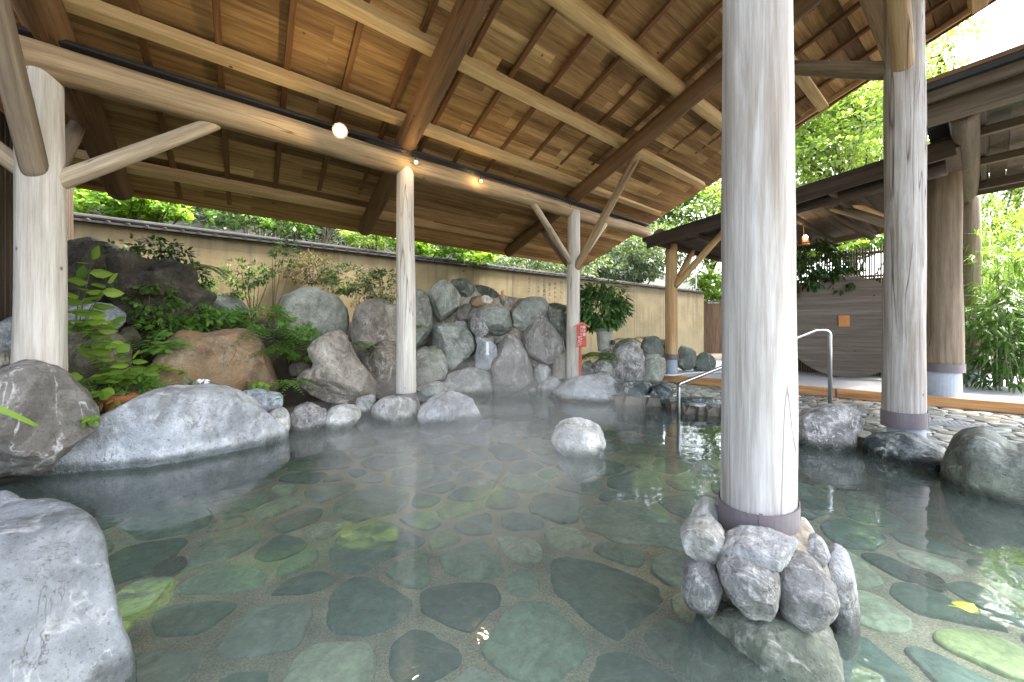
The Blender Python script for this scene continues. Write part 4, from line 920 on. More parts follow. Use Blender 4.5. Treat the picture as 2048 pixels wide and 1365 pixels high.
# around the far post and the walkway corner
for lb, pg, y_, dp, mt, g in [
 ('broad pale rock standing in the water under the far post and the red sign', [(1093, 812), (1110, 780), (1130, 762), (1165, 752), (1205, 750), (1228, 760), (1236, 790), (1236, 825), (1160, 835), (1100, 830)], 8.0, .5, R_PALE, EDGE),
 ('low dark block of rock at the waterline right of the far post rock', [(1228, 775), (1240, 762), (1290, 763), (1312, 775), (1312, 820), (1235, 822)], 7.6, .3, R_BLACK, EDGE),
 ('dark rock with white veins at the corner of the paving', [(1298, 795), (1308, 768), (1330, 760), (1346, 778), (1352, 815), (1330, 828), (1302, 822)], 7.35, .25, R_BLACK, EDGE),
 ('white-streaked rock just right of the red sign post', [(1180, 745), (1192, 722), (1212, 718), (1228, 735), (1230, 758), (1190, 762)], 8.6, .24, R_GNEISS, RR),
 ('large green rock with a white patch between the far post and the walkway', [(1218, 730), (1228, 700), (1255, 685), (1282, 692), (1292, 725), (1285, 765), (1240, 775), (1222, 760)], 8.7, .32, R_GNEISS, RR),
 ('tall mossy green rock under the wall left of the yellow post', [(1276, 710), (1285, 680), (1305, 670), (1322, 680), (1330, 715), (1300, 735)], 9.2, .3, R_GREENDK, RR),
 ('grey green rock at the foot of the pot plant', [(1224, 705), (1235, 683), (1262, 678), (1280, 690), (1275, 715), (1240, 720)], 9.1, .28, R_GREEN, RR),
 ('tan faced rock left of the foot of the yellow post', [(1276, 745), (1282, 712), (1300, 700), (1325, 712), (1332, 745), (1318, 765), (1285, 768)], 8.95, .3, R_LIGHTG, RR),
 ('small striped rock below the grey flower pot', [(1196, 722), (1204, 700), (1222, 696), (1232, 712), (1222, 728)], 8.9, .2, R_GNEISS, RR),
 ('dark stone behind the yellow post on its left side', [(1312, 705), (1320, 680), (1340, 678), (1345, 705), (1330, 718)], 10.0, .25, R_GREENDK, RR),
 ('flat-topped dark stone right of the yellow post', [(1350, 730), (1354, 693), (1385, 690), (1394, 712), (1390, 738), (1355, 742)], 10.2, .3, R_GREENDK, RR),
 ('low dark stone farther right of the yellow post', [(1384, 735), (1395, 708), (1415, 704), (1432, 722), (1430, 745), (1390, 748)], 10.1, .25, R_GREENDK, RR),
 ('dark wedge of stone behind the red sign stick', [(1160, 745), (1168, 722), (1185, 722), (1192, 748), (1170, 758)], 8.75, .2, R_GREEN, RR),
 ('dark dressed step stone at the waterline under the handrail', [(1352, 800), (1370, 793), (1440, 798), (1455, 808), (1455, 850), (1355, 842)], 6.75, .28, R_BLACK, RR),
 ('second dark edging stone behind the near grey post', [(1450, 812), (1500, 808), (1570, 815), (1600, 830), (1600, 870), (1460, 868)], 6.0, .28, R_BLACK, RR),
 ('rounded pale rock alone in the middle of the pool', [(1103, 890), (1108, 862), (1125, 845), (1155, 837), (1185, 842), (1205, 862), (1209, 890), (1204, 930), (1190, 955), (1125, 955), (1106, 930)], 4.55, .26, R_WHITE, EDGE),
 ('rough black and white banded rock at the foot of the handrail', [(1590, 850), (1600, 822), (1640, 811), (1690, 811), (1722, 825), (1734, 865), (1730, 935), (1595, 935), (1584, 890)], 4.85, .42, R_GNEISS, RR),
 ('smooth dark green boulder in front of the cracked grey post', [(1734, 890), (1750, 868), (1800, 864), (1850, 874), (1885, 905), (1898, 938), (1890, 990), (1800, 975), (1730, 940)], (4.6, 3.95), .26, R_BLACK, RR),
 ('big green-grey boulder with a knobbly top at the right edge of the pool', [(1878, 985), (1888, 925), (1900, 885), (1925, 864), (1960, 857), (1990, 870), (2020, 892), (2070, 895), (2150, 910), (2220, 1000), (2200, 1140), (2060, 1170), (1950, 1110), (1885, 1050)], 3.35, .5, R_GREENDK, RR)]:
    rock(lb, pg, y_, dp, mt, .7, .05, 6 if y_ is not None and not hasattr(y_, '__len__') and y_ < 5.2 else 5, group=g)
# the stone mound under the near post
tag(rock(None, [(1400, 1110), (1430, 1055), (1520, 1045), (1610, 1062), (1655, 1120), (1672, 1220), (1660, 1330), (1560, 1380), (1440, 1350), (1400, 1220)], 2.1, .37, MORTAR, .6, .03, 5, name='mortar_core'), 'lump of mortar under the near post that the mound stones are set in', 'mortar core')
for lb, pg, y_, dp, mt, zz in [
 ('big round green stone under water at the front of the mound', [(1392, 1250), (1415, 1215), (1470, 1203), (1560, 1218), (1640, 1268), (1682, 1320), (1660, 1380), (1540, 1420), (1430, 1380), (1380, 1310)], 1.85, .30, R_SUB, .65),
 ('pale stone on the left flank of the mound', [(1364, 1150), (1370, 1125), (1395, 1116), (1425, 1122), (1445, 1150), (1464, 1188), (1445, 1206), (1400, 1215), (1372, 1190)], 1.93, .14, R_MOUND, .7),
 ('smooth grey oval stone left of centre on the mound', [(1435, 1125), (1450, 1105), (1480, 1102), (1545, 1130), (1558, 1170), (1553, 1212), (1535, 1226), (1500, 1215), (1458, 1178)], 1.80, .15, R_MOUND, .7),
 ('blue-grey cracked stone at the front centre of the mound', [(1545, 1135), (1560, 1112), (1600, 1112), (1635, 1135), (1668, 1175), (1674, 1205), (1642, 1238), (1600, 1245), (1565, 1222)], 1.79, .15, R_MOUND, .7),
 ('tall whitish stone forming the right flank of the mound', [(1652, 1110), (1678, 1098), (1702, 1130), (1716, 1200), (1718, 1270), (1700, 1310), (1668, 1285), (1655, 1190)], 1.92, .15, R_MOUND, .7),
 ('thin flat slate slab across the front of the mound top', [(1443, 1088), (1465, 1070), (1510, 1068), (1565, 1082), (1603, 1098), (1590, 1112), (1550, 1124), (1500, 1118), (1468, 1105)], 1.84, .14, R_MOUND, .5),
 ('broad white stone on the left shoulder of the mound', [(1360, 1065), (1380, 1043), (1425, 1043), (1452, 1072), (1448, 1100), (1418, 1116), (1380, 1100)], 2.0, .15, R_WHITE, .7),
 ('pointed stone at the back left of the mound behind the collar', [(1378, 1045), (1390, 1015), (1412, 997), (1432, 1012), (1440, 1045), (1410, 1055)], 2.3, .12, R_WHITE, .7),
 ('small grey stone on the right shoulder of the mound', [(1600, 1095), (1612, 1075), (1640, 1078), (1660, 1105), (1650, 1126), (1622, 1122)], 1.95, .11, R_MOUND, .7),
 ('pale stone behind the collar on the right of the mound', [(1586, 1075), (1598, 1042), (1615, 1048), (1632, 1075), (1612, 1090)], 2.2, .12, R_WHITE, .7)]:
    rock(lb, pg, y_, dp, mt, zz, .05, 6, cat='stone', name='mound_stone', group=MO, grow=1.08, ncut=1)
# a few more stones filling the right bank and the edge beyond the photo
for i, (x, y, s) in enumerate([(4.55, 2.2, .45), (4.6, 1.2, .5), (4.7, .1, .5), (-5.6, 2.4, .5), (-5.7, 1.2, .6), (-5.6, -.2, .6)]):
    pass
# ---------------------------------------------------------------- plants
def rv(r=random): 
    while True:
        v = Vector((r.uniform(-1, 1), r.uniform(-1, 1), r.uniform(-1, 1)))
        if .05 < v.length < 1: return v
def shrub(name, label, c, rad, n, L, Wd, mat, cat='shrub', base=None, stems=5, seed=0, clump=14, droop=.3, flat=.6, stem_r=.012, group=None, quad=False, stem_mat=None, shell=.35, cs=.24):
    """leaf clumps spread through an uneven volume, carried on stems from the base"""
    r = random.Random(seed + 100); c = Vector(c); rx, ry, rz = rad
    base = Vector(base) if base else c - Vector((0, 0, rz * 1.05))
    lf = MB(); st = MB(); cents = []
    k = max(3, n // clump)
    for i in range(k):
        v = rv(r); v = v.normalized() * (v.length ** shell)
        wob = 1 + .35 * noise.noise(v * 1.7 + Vector((seed, 0, 0)))
        cents.append(c + Vector((v.x * rx, v.y * ry, v.z * rz)) * wob)
    cr = cs * (rx * ry * rz) ** (1 / 3)
    for q in cents:
        tn = min(1, max(0, r.gauss(.5, .22))); ax_ = (q - c + Vector((0, 0, rz * .4))).normalized()
        for _ in range(clump):
            o = rv(r); p = q + Vector((o.x * cr * 1.3, o.y * cr * 1.3, o.z * cr * flat))
            d = (ax_ * .5 + o * .9 + Vector((0, 0, -droop + r.uniform(-.2, .2)))).normalized()
            s = r.uniform(.65, 1.15); up = (Vector((0, 0, 1)) + rv(r) * .55).normalized()
            (lf.leafq if quad else lf.leaf)(p, d, up, L * s, Wd * s, min(1, max(0, tn + r.uniform(-.2, .2))))
    for i in range(stems):
        q = cents[r.randrange(k)]; m = base.lerp(q, .5) + rv(r) * .12 * rz
        st.tube([base + rv(r) * .03, base.lerp(m, .6), m, q], [stem_r, stem_r * .8, stem_r * .6, stem_r * .3], 6)
    root = empty(name, base, label, cat, group)
    if lf.v: lf.build('foliage', mat, root)
    if stems: st.build('stems', stem_mat or STEM, root)
    return root
def tree(label, base, crowns, n, L, Wd, mat, seed, tr=.1, name='tree', limbs=9, clump=26, flat=.35, group='trees behind the garden wall', droop=.25, cs=.2, shell=.4):
    r = random.Random(seed + 50); base = Vector(base); lf = MB(); tk = MB()
    vol = sum(a[1] * a[2] * a[3] for a in crowns); top = max(crowns, key=lambda a: a[0].z)
    tp = [base + (top[0] - base) * t + Vector((noise.noise(Vector((seed, t * 3, 0))), noise.noise(Vector((seed, t * 3, 5))), 0)) * .18 for t in (0, .2, .4, .6, .8, 1)]
    tk.tube(tp, [tr * 1.3, tr, tr * .8, tr * .6, tr * .4, tr * .15], 10)
    for c, rx, ry, rz in crowns:
        k = max(4, int(n * (rx * ry * rz) / vol) // clump)
        for i in range(k):
            v = rv(r); v = v.normalized() * (v.length ** shell)
            q = c + Vector((v.x * rx, v.y * ry, v.z * rz)) * (1 + .4 * noise.noise(v * 1.6 + Vector((seed, 3, 0))))
            tn = min(1, max(0, r.gauss(.5, .25))); cr = cs * (rx * ry * rz) ** (1 / 3)
            for _ in range(clump):
                o = rv(r); p = q + Vector((o.x * cr * 1.6, o.y * cr * 1.6, o.z * cr * flat))
                d = (o + (q - c) * .25 + Vector((0, 0, -droop))).normalized(); s = r.uniform(.6, 1.2)
                lf.leafq(p, d, (Vector((0, 0, 1)) + rv(r) * .6).normalized(), L * s, Wd * s, min(1, max(0, tn + r.uniform(-.18, .18))))
            if i % max(1, k // limbs) == 0:
                a = tp[min(5, 2 + i % 4)]; m = a.lerp(q, .5) + rv(r) * .15
                tk.tube([a, m, q], [tr * .4, tr * .25, tr * .08], 6)
    root = empty(name, base, label, 'tree', group)
    tk.build('trunk', BARK, root); lf.build('crown', mat, root)
    return root
def fern(label, base, n, L, mat=None, seed=0, spread=1.0, lift=.6, toward=None, cat='fern', name='fern', group='ferns among the boulders'):
    r = random.Random(seed + 900); base = Vector(base); lf = MB(); st = MB()
    for i in range(n):
        a = 2 * math.pi * (i + r.uniform(-.3, .3)) / n; d = Vector((math.cos(a), math.sin(a), 0)) * spread
        if toward: d = (d + Vector(toward) * 1.0)
        l = L * r.uniform(.7, 1.1); k = 13; pts = []
        for j in range(k + 1):
            t = j / k; pts.append(base + d * l * t * (.75) + Vector((0, 0, l * (lift * t - (lift + .25) * t * t))))
        st.tube(pts, [.006 * (1 - .8 * j / k) for j in range(k + 1)], 4); tn = r.uniform(.2, .9)
        for j in range(2, k + 1):
            t = j / k; dd = (pts[j] - pts[j - 1]).normalized(); sd2 = dd.cross(Vector((0, 0, 1))).normalized()
            w = l * .26 * math.sin(math.pi * min(1, .12 + .88 * t)) ** .8 * (1.15 - t * .5) + .012
            for sg in (-1, 1):
                lf.leafq(pts[j], (sd2 * sg + dd * .45 + Vector((0, 0, -.12))).normalized(), Vector((0, 0, 1)), w, l / k * .8, min(1, max(0, tn + r.uniform(-.1, .1))))
    root = empty(name, base, label, cat, group); lf.build('fronds', mat or L_FERN, root); st.build('stems', STEMG, root)
    return root
def sprig(label, base, tips, L, Wd, mat, seed, per=7, name='leafy_plant', cat='plant', group='leafy plants on the planted bank', droop=.35):
    """arching stems with broad leaves set along them"""
    r = random.Random(seed + 400); base = Vector(base); lf = MB(); st = MB()
    for tip in tips:
        tip = Vector(tip); m = base.lerp(tip, .5) + Vector((0, 0, .12)); pts = []
        for j in range(9):
            t = j / 8; pts.append(base * (1 - t) ** 2 + m * 2 * t * (1 - t) + tip * t * t)
        st.tube(pts, [.008 * (1 - .75 * j / 8) for j in range(9)], 5)
        for i in range(per):
            t = .3 + .7 * (i + .5) / per; f = t * 8; j = min(7, int(f)); p = pts[j].lerp(pts[j + 1], f - j); dd = (pts[j + 1] - pts[j]).normalized()
            sd2 = dd.cross(Vector((0, 0, 1))); sd2 = sd2.normalized() if sd2.length > .01 else Vector((1, 0, 0))
            d = (sd2 * (1 if i % 2 else -1) + dd * .5 + Vector((r.uniform(-.3, .3), r.uniform(-.6, .1), -droop))).normalized()
            s = r.uniform(.7, 1.15)
            lf.leaf(p, d, (Vector((.25, -1, .75)) + rv(r) * .45).normalized(), L * s, Wd * s, r.random(), .12)
        lf.leaf(pts[-1], (pts[-1] - pts[-2]).normalized() + Vector((0, 0, -.2)), Vector((.2, -1, .7)).normalized(), L, Wd, r.random(), .12)
    root = empty(name, base, label, cat, group); lf.build('leaves', mat, root); st.build('stems', STEMG, root)
    return root
def bamboo(label, base, culms, H, mat, seed, spread=.5, lean=(0, 0), L=.2, Wd=.026, nodes=14, group='bamboo beside the walkway', lo=.25, per=6):
    r = random.Random(seed + 700); base = Vector(base); lf = MB(); st = MB()
    for i in range(culms):
        b = base + Vector((r.uniform(-1, 1) * spread, r.uniform(-1, 1) * spread, 0)); h = H * r.uniform(.65, 1.05)
        tip = b + Vector((lean[0] + r.uniform(-.35, .35), lean[1] + r.uniform(-.35, .35), h)); pts = [b.lerp(tip, t / 6) + Vector((0, 0, -.1 * (t / 6) ** 2)) for t in range(7)]
        st.tube(pts, [.012 * (1 - .8 * t / 6) for t in range(7)], 6)
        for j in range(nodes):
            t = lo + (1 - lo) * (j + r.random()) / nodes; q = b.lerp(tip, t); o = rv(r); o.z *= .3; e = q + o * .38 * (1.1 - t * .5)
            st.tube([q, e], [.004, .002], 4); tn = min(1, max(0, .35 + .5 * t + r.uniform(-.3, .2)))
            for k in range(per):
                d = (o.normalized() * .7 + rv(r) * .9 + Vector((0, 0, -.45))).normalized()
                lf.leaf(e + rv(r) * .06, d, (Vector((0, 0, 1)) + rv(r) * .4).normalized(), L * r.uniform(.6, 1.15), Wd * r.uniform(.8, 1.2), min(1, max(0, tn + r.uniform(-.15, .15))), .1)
    root = empty('bamboo', base, label, 'bamboo', group); lf.build('leaves', mat, root); st.build('culms', STEMG, root)
    return root

# hill behind everything, and the growth that covers it
hm = MB(); hx = [-60 + 2.5 * i for i in range(60)]; hy = [0, 1.0, 2, 3.5, 5, 7, 10, 14, 20, 30, 45]
def hill_z(px, k):
    return 1.0 + k * 1.05 * (.35 + .65 * (1 - sm(4, 18, px))) + noise.noise(Vector((px * .15, k * .2, 0))) * .8 - (k > 0) * 0
hv = []
for k in hy:
    for sx in hx:
        q = K + PX * (sx) + PY * (5.6 + k); hv.append((q.x, q.y, max(.6, hill_z(q.x, k) if k else .3)))
nh = len(hx)
hm.add(hv, [(j * nh + i, j * nh + i + 1, (j + 1) * nh + i + 1, (j + 1) * nh + i) for j in range(len(hy) - 1) for i in range(nh - 1)])
HILL = plain('hillside_earth', (.010, .013, .006), .95, nscale=1.2, namt=.5, bstr=.6)
tag(hm.build('hillside', HILL, smooth=True), kind='structure')
ug = MB(); r = random.Random(77)
for i in range(900):
    sx = r.uniform(-9, 20); k = abs(r.gauss(0, 6)) + .2; q = K + PX * sx + PY * (5.6 + k); z = hill_z(q.x, k) + r.uniform(-.1, .35); tn = min(1, max(0, r.gauss(.4, .25)))
    for _ in range(26):
        o = rv(r); ug.leafq(Vector((q.x, q.y, z)) + Vector((o.x * .55, o.y * .55, o.z * .4)), (o + Vector((0, 0, .1))).normalized(), (Vector((0, 0, 1)) + rv(r) * .7).normalized(), .2 * r.uniform(.6, 1.3), .09, tn)
tag(ug.build('hillside_undergrowth', L_DARK), 'dark undergrowth covering the hillside behind the wall', None, None, 'stuff')

# trees beyond the wall
def C_(x, y, Y, wpx, hpx, dy=None): return (P(x, y, Y), wpx / F * Y, dy or wpx / F * Y * .8, hpx / F * Y)
def G(x, Y, z=1.0): q = P(x, HZ, Y); return (q.x, q.y, z)
tree('bright maple spreading over the wall beside the thick cream post', G(230, 9.4), [C_(215, 405, 8.6, 85, 22, .7), C_(300, 415, 8.9, 70, 18, .6), C_(250, 375, 9.3, 90, 25, .8)], 5200, .14, .10, L_BRIGHT, 1, .07, 'maple_tree')
tree('thin-leaved tree with bare twigs in the dark gap above the wall', G(500, 11), [C_(490, 425, 10.6, 60, 26, .6), C_(560, 400, 11.2, 70, 30, .8)], 1800, .17, .08, L_MID, 2, .08, 'tree')
tree('small green tree in the gap left of the middle rafter', G(600, 11), [C_(600, 445, 10.5, 55, 26, .6), C_(655, 420, 11.6, 60, 25, .7)], 1700, .14, .09, L_MID, 3, .07, 'tree')
tree('pale green maple spray beside the lower end of the middle rafter', G(760, 12), [C_(745, 470, 10.9, 50, 24, .6)], 1500, .12, .09, L_MAPLE, 4, .05, 'maple_tree')
tree('bright yellow-green maple hanging over the wall right of the middle post', G(880, 12.5), [C_(870, 485, 11.8, 75, 26, .8), C_(945, 505, 12.0, 50, 18, .6), C_(800, 465, 12.4, 60, 24, .8)], 4600, .14, .10, L_BRIGHT, 5, .07, 'maple_tree')
tree('dense grey-green bush tree above the wall lettering', G(1070, 15.6), [C_(1060, 528, 15.2, 70, 28, .9), C_(1140, 535, 16.2, 60, 34, .9)], 4600, .17, .075, L_GREY, 6, .08, 'evergreen_tree')
tree('tall silvery evergreen between the far post and the yellow walkway post', G(1255, 20), [C_(1240, 520, 19, 75, 52, 1.4), C_(1300, 500, 20.5, 65, 50, 1.3), C_(1195, 540, 18, 45, 36, .9)], 11000, .25, .10, L_GREY, 7, .12, 'evergreen_tree')
tree('light green tree standing over the far end of the walkway roof', G(1400, 24), [C_(1385, 430, 23, 75, 65, 1.8), C_(1420, 530, 23, 60, 50, 1.5), C_(1450, 370, 24, 80, 60, 1.9)], 11000, .28, .13, L_MAPLE, 8, .14, 'tree')
tree('big pale maple above the walkway roof between the two grey posts', G(1690, 17), [C_(1680, 260, 14.5, 95, 70, 1.8), C_(1640, 330, 14, 70, 45, 1.4), C_(1740, 170, 15.5, 90, 60, 1.6), C_(1590, 220, 16, 80, 70, 1.6), C_(1680, 240, 17.5, 110, 110, 1.6)], 22000, .20, .12, L_MAPLE, 9, .18, 'maple_tree')
tree('thin pale tree against the white sky right of the cracked grey post', G(1880, 17), [C_(1880, 110, 15.5, 45, 60, 1.2), C_(1865, 270, 15, 45, 40, 1.2), C_(1905, 190, 16, 25, 40, .8)], 3200, .18, .09, L_MAPLE, 10, .12, 'maple_tree')
tree('leafy tree glowing between the walkway roof and the bamboo fence', G(1690, 13.5, .3), [C_(1640, 480, 12, 60, 40, 1.0), C_(1730, 460, 12.4, 70, 45, 1.0), C_(1560, 500, 12.5, 60, 45, 1.)], 6500, .17, .09, L_BRIGHT, 11, .09, 'tree')
tree('dark evergreen at the back of the left gap above the wall', G(420, 13), [C_(400, 410, 12.2, 90, 40, 1.0), C_(690, 440, 12.8, 90, 40, 1.0)], 3600, .16, .07, L_DARK, 12, .1, 'evergreen_tree', flat=.7)
tree('green bush growing behind the board fence panel', G(1425, 23.5, .3), [C_(1425, 575, 22.5, 28, 28, .9)], 1800, .24, .11, L_BRIGHT, 13, .04, 'tree')

tree('tall leafy tree standing far behind the right-hand bamboo', G(2000, 17, .3), [C_(1985, 420, 15, 80, 80, 1.6), C_(2070, 380, 15, 80, 90, 1.6), C_(1960, 520, 14.5, 60, 50, 1.2), C_(2060, 210, 15.5, 110, 100, 2.0)], 10500, .2, .1, L_MAPLE, 14, .14, 'tree')  # last crown is unseen behind the canopy, added to cut sky reflection
tree('added tall dark cedar rising behind the silvery evergreen', G(1270, 26), [C_(1290, 420, 25, 80, 90, 2.4), C_(1240, 300, 25.5, 90, 100, 2.4), C_(1300, 250, 26, 90, 90, 2.2)], 15000, .5, .17, L_MID, 15, .2, 'added_cedar_tree', flat=.5)  # these three cedars are mostly hidden, added to block sky reflected in the pool
tree('added tall dark cedar far behind the wall lettering', G(1030, 22), [C_(1040, 430, 21, 130, 90, 2.4), C_(900, 420, 20, 110, 80, 2.2)], 6000, .32, .11, L_DARK, 16, .2, 'added_cedar_tree', flat=.5)
tree('added tall dark cedar behind the left half of the wall', G(500, 18), [C_(480, 350, 16.5, 170, 100, 2.0), C_(700, 380, 17, 130, 90, 2.0)], 6000, .3, .1, L_DARK, 17, .2, 'added_cedar_tree', flat=.5)
# bamboo to the right of the walkway
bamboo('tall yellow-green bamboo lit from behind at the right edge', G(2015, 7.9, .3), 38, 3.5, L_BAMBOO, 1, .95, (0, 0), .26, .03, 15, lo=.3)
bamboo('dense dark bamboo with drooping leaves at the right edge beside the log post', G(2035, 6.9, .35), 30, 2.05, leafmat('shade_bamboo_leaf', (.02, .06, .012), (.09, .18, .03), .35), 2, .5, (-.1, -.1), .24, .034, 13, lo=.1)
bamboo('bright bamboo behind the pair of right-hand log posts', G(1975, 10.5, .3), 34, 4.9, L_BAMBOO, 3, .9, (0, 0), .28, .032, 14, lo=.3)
shrub('hanging_vine', 'dark leafy vine draped over the bamboo fence beside the near grey post', P(1625, 525, 9.0), (.75, .35, .5), 1500, .13, .05, L_DARK, 'vine', P(1600, 600, 9.2), 6, 5, droop=.7)
shrub('hanging_vine', 'dark vine hanging in front of the top of the plank disc', P(1690, 555, 8.9), (.35, .2, .35), 420, .14, .035, L_DARK, 'vine', P(1680, 500, 9.1), 5, 6, droop=.9)

# planting on the bank, left to right
sprig('round-leaved shrub reaching out from behind the thick cream post', P(150, 700, 4.7), [P(185, 520, 4.6), P(215, 565, 4.5), P(190, 600, 4.6), P(225, 640, 4.5), P(160, 560, 4.7), P(235, 690, 4.5), P(150, 640, 4.6)], .19, .135, L_BRIGHT, 1, 6)
sprig('palmate-leaved plant below the round-leaved shrub', P(245, 790, 4.9), [P(190, 715, 4.7), P(225, 700, 4.7), P(265, 715, 4.7), P(215, 745, 4.6), P(290, 740, 4.8), P(250, 740, 4.6)], .20, .11, L_BRIGHT, 2, 6)
sprig('feathery sprays over the rusty boulder at its left side', P(280, 720, 5.6), [P(320, 665, 5.5), P(350, 680, 5.4), P(370, 690, 5.4), P(300, 700, 5.4), P(330, 700, 5.4)], .15, .055, L_FERN, 3, 9)
sprig('trailing ivy creeping along the foot of the rusty boulder', P(275, 745, 5.3), [P(365, 745, 5.35), P(330, 735, 5.3), P(310, 755, 5.25)], .085, .075, L_BRIGHT, 4, 12, 'ivy', droop=.1)
sprig('low rounded leaves between the vein boulder and the terracotta pot', P(190, 800, 4.5), [P(165, 755, 4.4), P(175, 790, 4.4), P(205, 785, 4.4), P(155, 770, 4.5)], .13, .11, L_BRIGHT, 5, 4)
sprig('tiny bright seedling in the crack left of the whale-backed boulder', P(180, 855, 3.75), [P(168, 843, 3.7), P(190, 842, 3.7), P(180, 838, 3.7)], .07, .045, L_BRIGHT, 6, 4)
fern('big bright fern above the left end of the rusty boulder', P(370, 650, 6.5), 16, 0.77, None, 1)
fern('fern spreading under the pair of thin white stems', P(450, 650, 6.8), 14, 0.84, None, 2)
fern('fern overhanging the right shoulder of the rusty boulder', P(545, 668, 6.6), 16, 0.84, None, 3, toward=(.1, -.4, 0))
fern('drooping fern between the rusty and the tan boulders', P(590, 690, 6.8), 14, 0.77, None, 4, toward=(.1, -.4, 0))
fern('little fern hanging beside the dark overhanging stone', P(555, 700, 6.3), 8, 0.56, None, 5, toward=(.1, -.5, 0), lift=.3)
fern('small fern frond at the pool side right of the rusty boulder', P(562, 768, 5.75), 5, 0.45, None, 6, toward=(.3, -.2, 0))
fern('fern clinging to the cleft between the tan boulder and the brown grey rocks', P(712, 690, 7.1), 8, 0.53, None, 7, toward=(.1, -.3, 0))
fern('dark shaded fern against the plaster wall above the craggy rock', P(390, 540, 7.0), 12, 0.77, L_MID, 8)
fern('yellow-green fern below the pot plant at the red sign', P(1200, 712, 8.9), 14, 0.77, L_BRIGHT, 9, toward=(0, -.3, 0))
fern('fern at the foot of the far post behind the red sign', P(1178, 715, 9.0), 10, 0.63, L_BRIGHT, 10, toward=(0, -.3, 0))
fern('small fern on the green rocks left of the yellow post', P(1250, 682, 9.3), 9, 0.59, L_MID, 11)
fern('tuft of fern under the wall right of the flower pot', P(1285, 678, 9.5), 7, 0.49, L_MID, 12)
fern('fern on the pale rounded boulder right of the middle post', P(838, 655, 8.6), 6, 0.42, None, 13)
shrub('nandina_shrub', 'spindly shrub with three bare stems against the plaster wall', P(570, 500, 8.0), (.28, .2, .3), 300, .09, .03, L_MID, 'shrub', P(545, 640, 7.3), 4, 21, clump=12)
shrub('nandina_shrub', 'low airy shrub left of the bare stems under the wall', P(500, 545, 7.9), (.5, .3, .28), 650, .09, .032, L_MID, 'shrub', P(505, 640, 7.6), 7, 22)
shrub('azalea_shrub', 'brownish shrub above the lichen-grey boulder', P(625, 540, 9.0), (.62, .35, .32), 1500, .07, .028, L_REDDISH, 'shrub', None, 12, 23)
shrub('azalea_shrub', 'green shrub above the lichen-grey boulder at its right', P(695, 560, 8.8), (.6, .35, .34), 1500, .075, .03, L_MID, 'shrub', None, 12, 24)
shrub('azalea_shrub', 'trailing dark green shrub just left of the middle post', P(765, 575, 8.6), (.5, .35, .4), 1300, .075, .03, L_MID, 'shrub', None, 12, 25)
shrub('azalea_shrub', 'reddish twiggy shrub hanging over the brown grey boulder', P(735, 615, 8.1), (.3, .25, .3), 420, .07, .025, L_REDDISH, 'shrub', None, 12, 26)
shrub('azalea_shrub', 'sparse green tuft low on the plaster wall above the flat grey rock', P(460, 575, 8.0), (.55, .3, .22), 600, .08, .03, L_MID, 'shrub', None, 8, 27)
shrub('ivy_clump', 'dark ivy over the top of the craggy rock', P(290, 505, 6.7), (.75, .3, .22), 800, .09, .05, L_DARK, 'ivy', None, 6, 28)
shrub('ivy_clump', 'dark ivy against the wall right of the craggy rock', P(370, 560, 7.1), (.45, .3, .28), 700, .09, .05, L_DARK, 'ivy', None, 6, 29)
shrub('ivy_clump', 'dark leaves in the shade left of the thick cream post', P(10, 545, 5.4), (.4, .3, .4), 420, .11, .07, L_MID, 'ivy', None, 5, 30)
shrub('understory_plants', 'tangle of green leaves at the foot of the bare stems', P(520, 640, 7.0), (.55, .3, .2), 420, .13, .05, L_FERN, 'plants', None, 6, 31)
shrub('understory_plants', 'green leaves between the ferns behind the rusty boulder', P(410, 645, 6.6), (.55, .3, .2), 420, .13, .055, L_FERN, 'plants', None, 6, 32)
shrub('understory_plants', 'green leaves hanging in the gap right of the rusty boulder', P(600, 690, 6.9), (.3, .25, .28), 320, .13, .055, L_FERN, 'plants', None, 6, 33)
shrub('understory_plants', 'grassy green leaves around the terracotta pot', P(260, 775, 4.9), (.42, .2, .16), 500, .12, .03, L_FERN, 'plants', None, 6, 34, droop=0)
shrub('ivy_clump', 'green creeper trailing down the front of the craggy dark rock', P(300, 600, 6.0), (.5, .15, .3), 420, .10, .06, L_MID, 'ivy', None, 6, 51, droop=.8)
shrub('understory_plants', 'fresh green leaves between the craggy rock and the rusty boulder', P(330, 655, 6.1), (.35, .2, .2), 320, .13, .055, L_FERN, 'plants', None, 6, 52)
fern('long arching fern below the creeper on the craggy rock', P(265, 690, 5.6), 12, .7, None, 14, toward=(.1, -.3, 0))
fern('fern at the dark foot of the tan boulder', P(600, 765, 6.0), 7, .45, None, 15, toward=(0, -.3, 0))
shrub('understory_plants', 'low greenery along the foot of the rusty boulder', P(470, 800, 5.5), (.75, .12, .1), 420, .09, .04, L_FERN, 'plants', None, 8, 53, droop=0)
sprig('bright little plant on top of the small grey rock by the fern frond', P(515, 785, 5.5), [P(505, 768, 5.45), P(530, 772, 5.45), P(518, 765, 5.45)], .10, .06, L_BRIGHT, 8, 3)
sprig('white and green variegated sprig behind the whale-backed boulder', P(380, 782, 5.2), [P(376, 760, 5.15), P(386, 765, 5.15)], .09, .045, L_GREY, 9, 3)
sprig('small white-flowered sprig against the foot of the rusty boulder', P(405, 782, 5.25), [P(402, 760, 5.2), P(410, 762, 5.2)], .06, .035, plain('white_petal', (.8, .8, .78), .6), 10, 5)
sprig('red-leaved plant among the green under the bare stems', P(540, 655, 6.9), [P(532, 632, 6.7), P(546, 628, 6.7)], .13, .028, L_RED, 11, 2, droop=-.2)
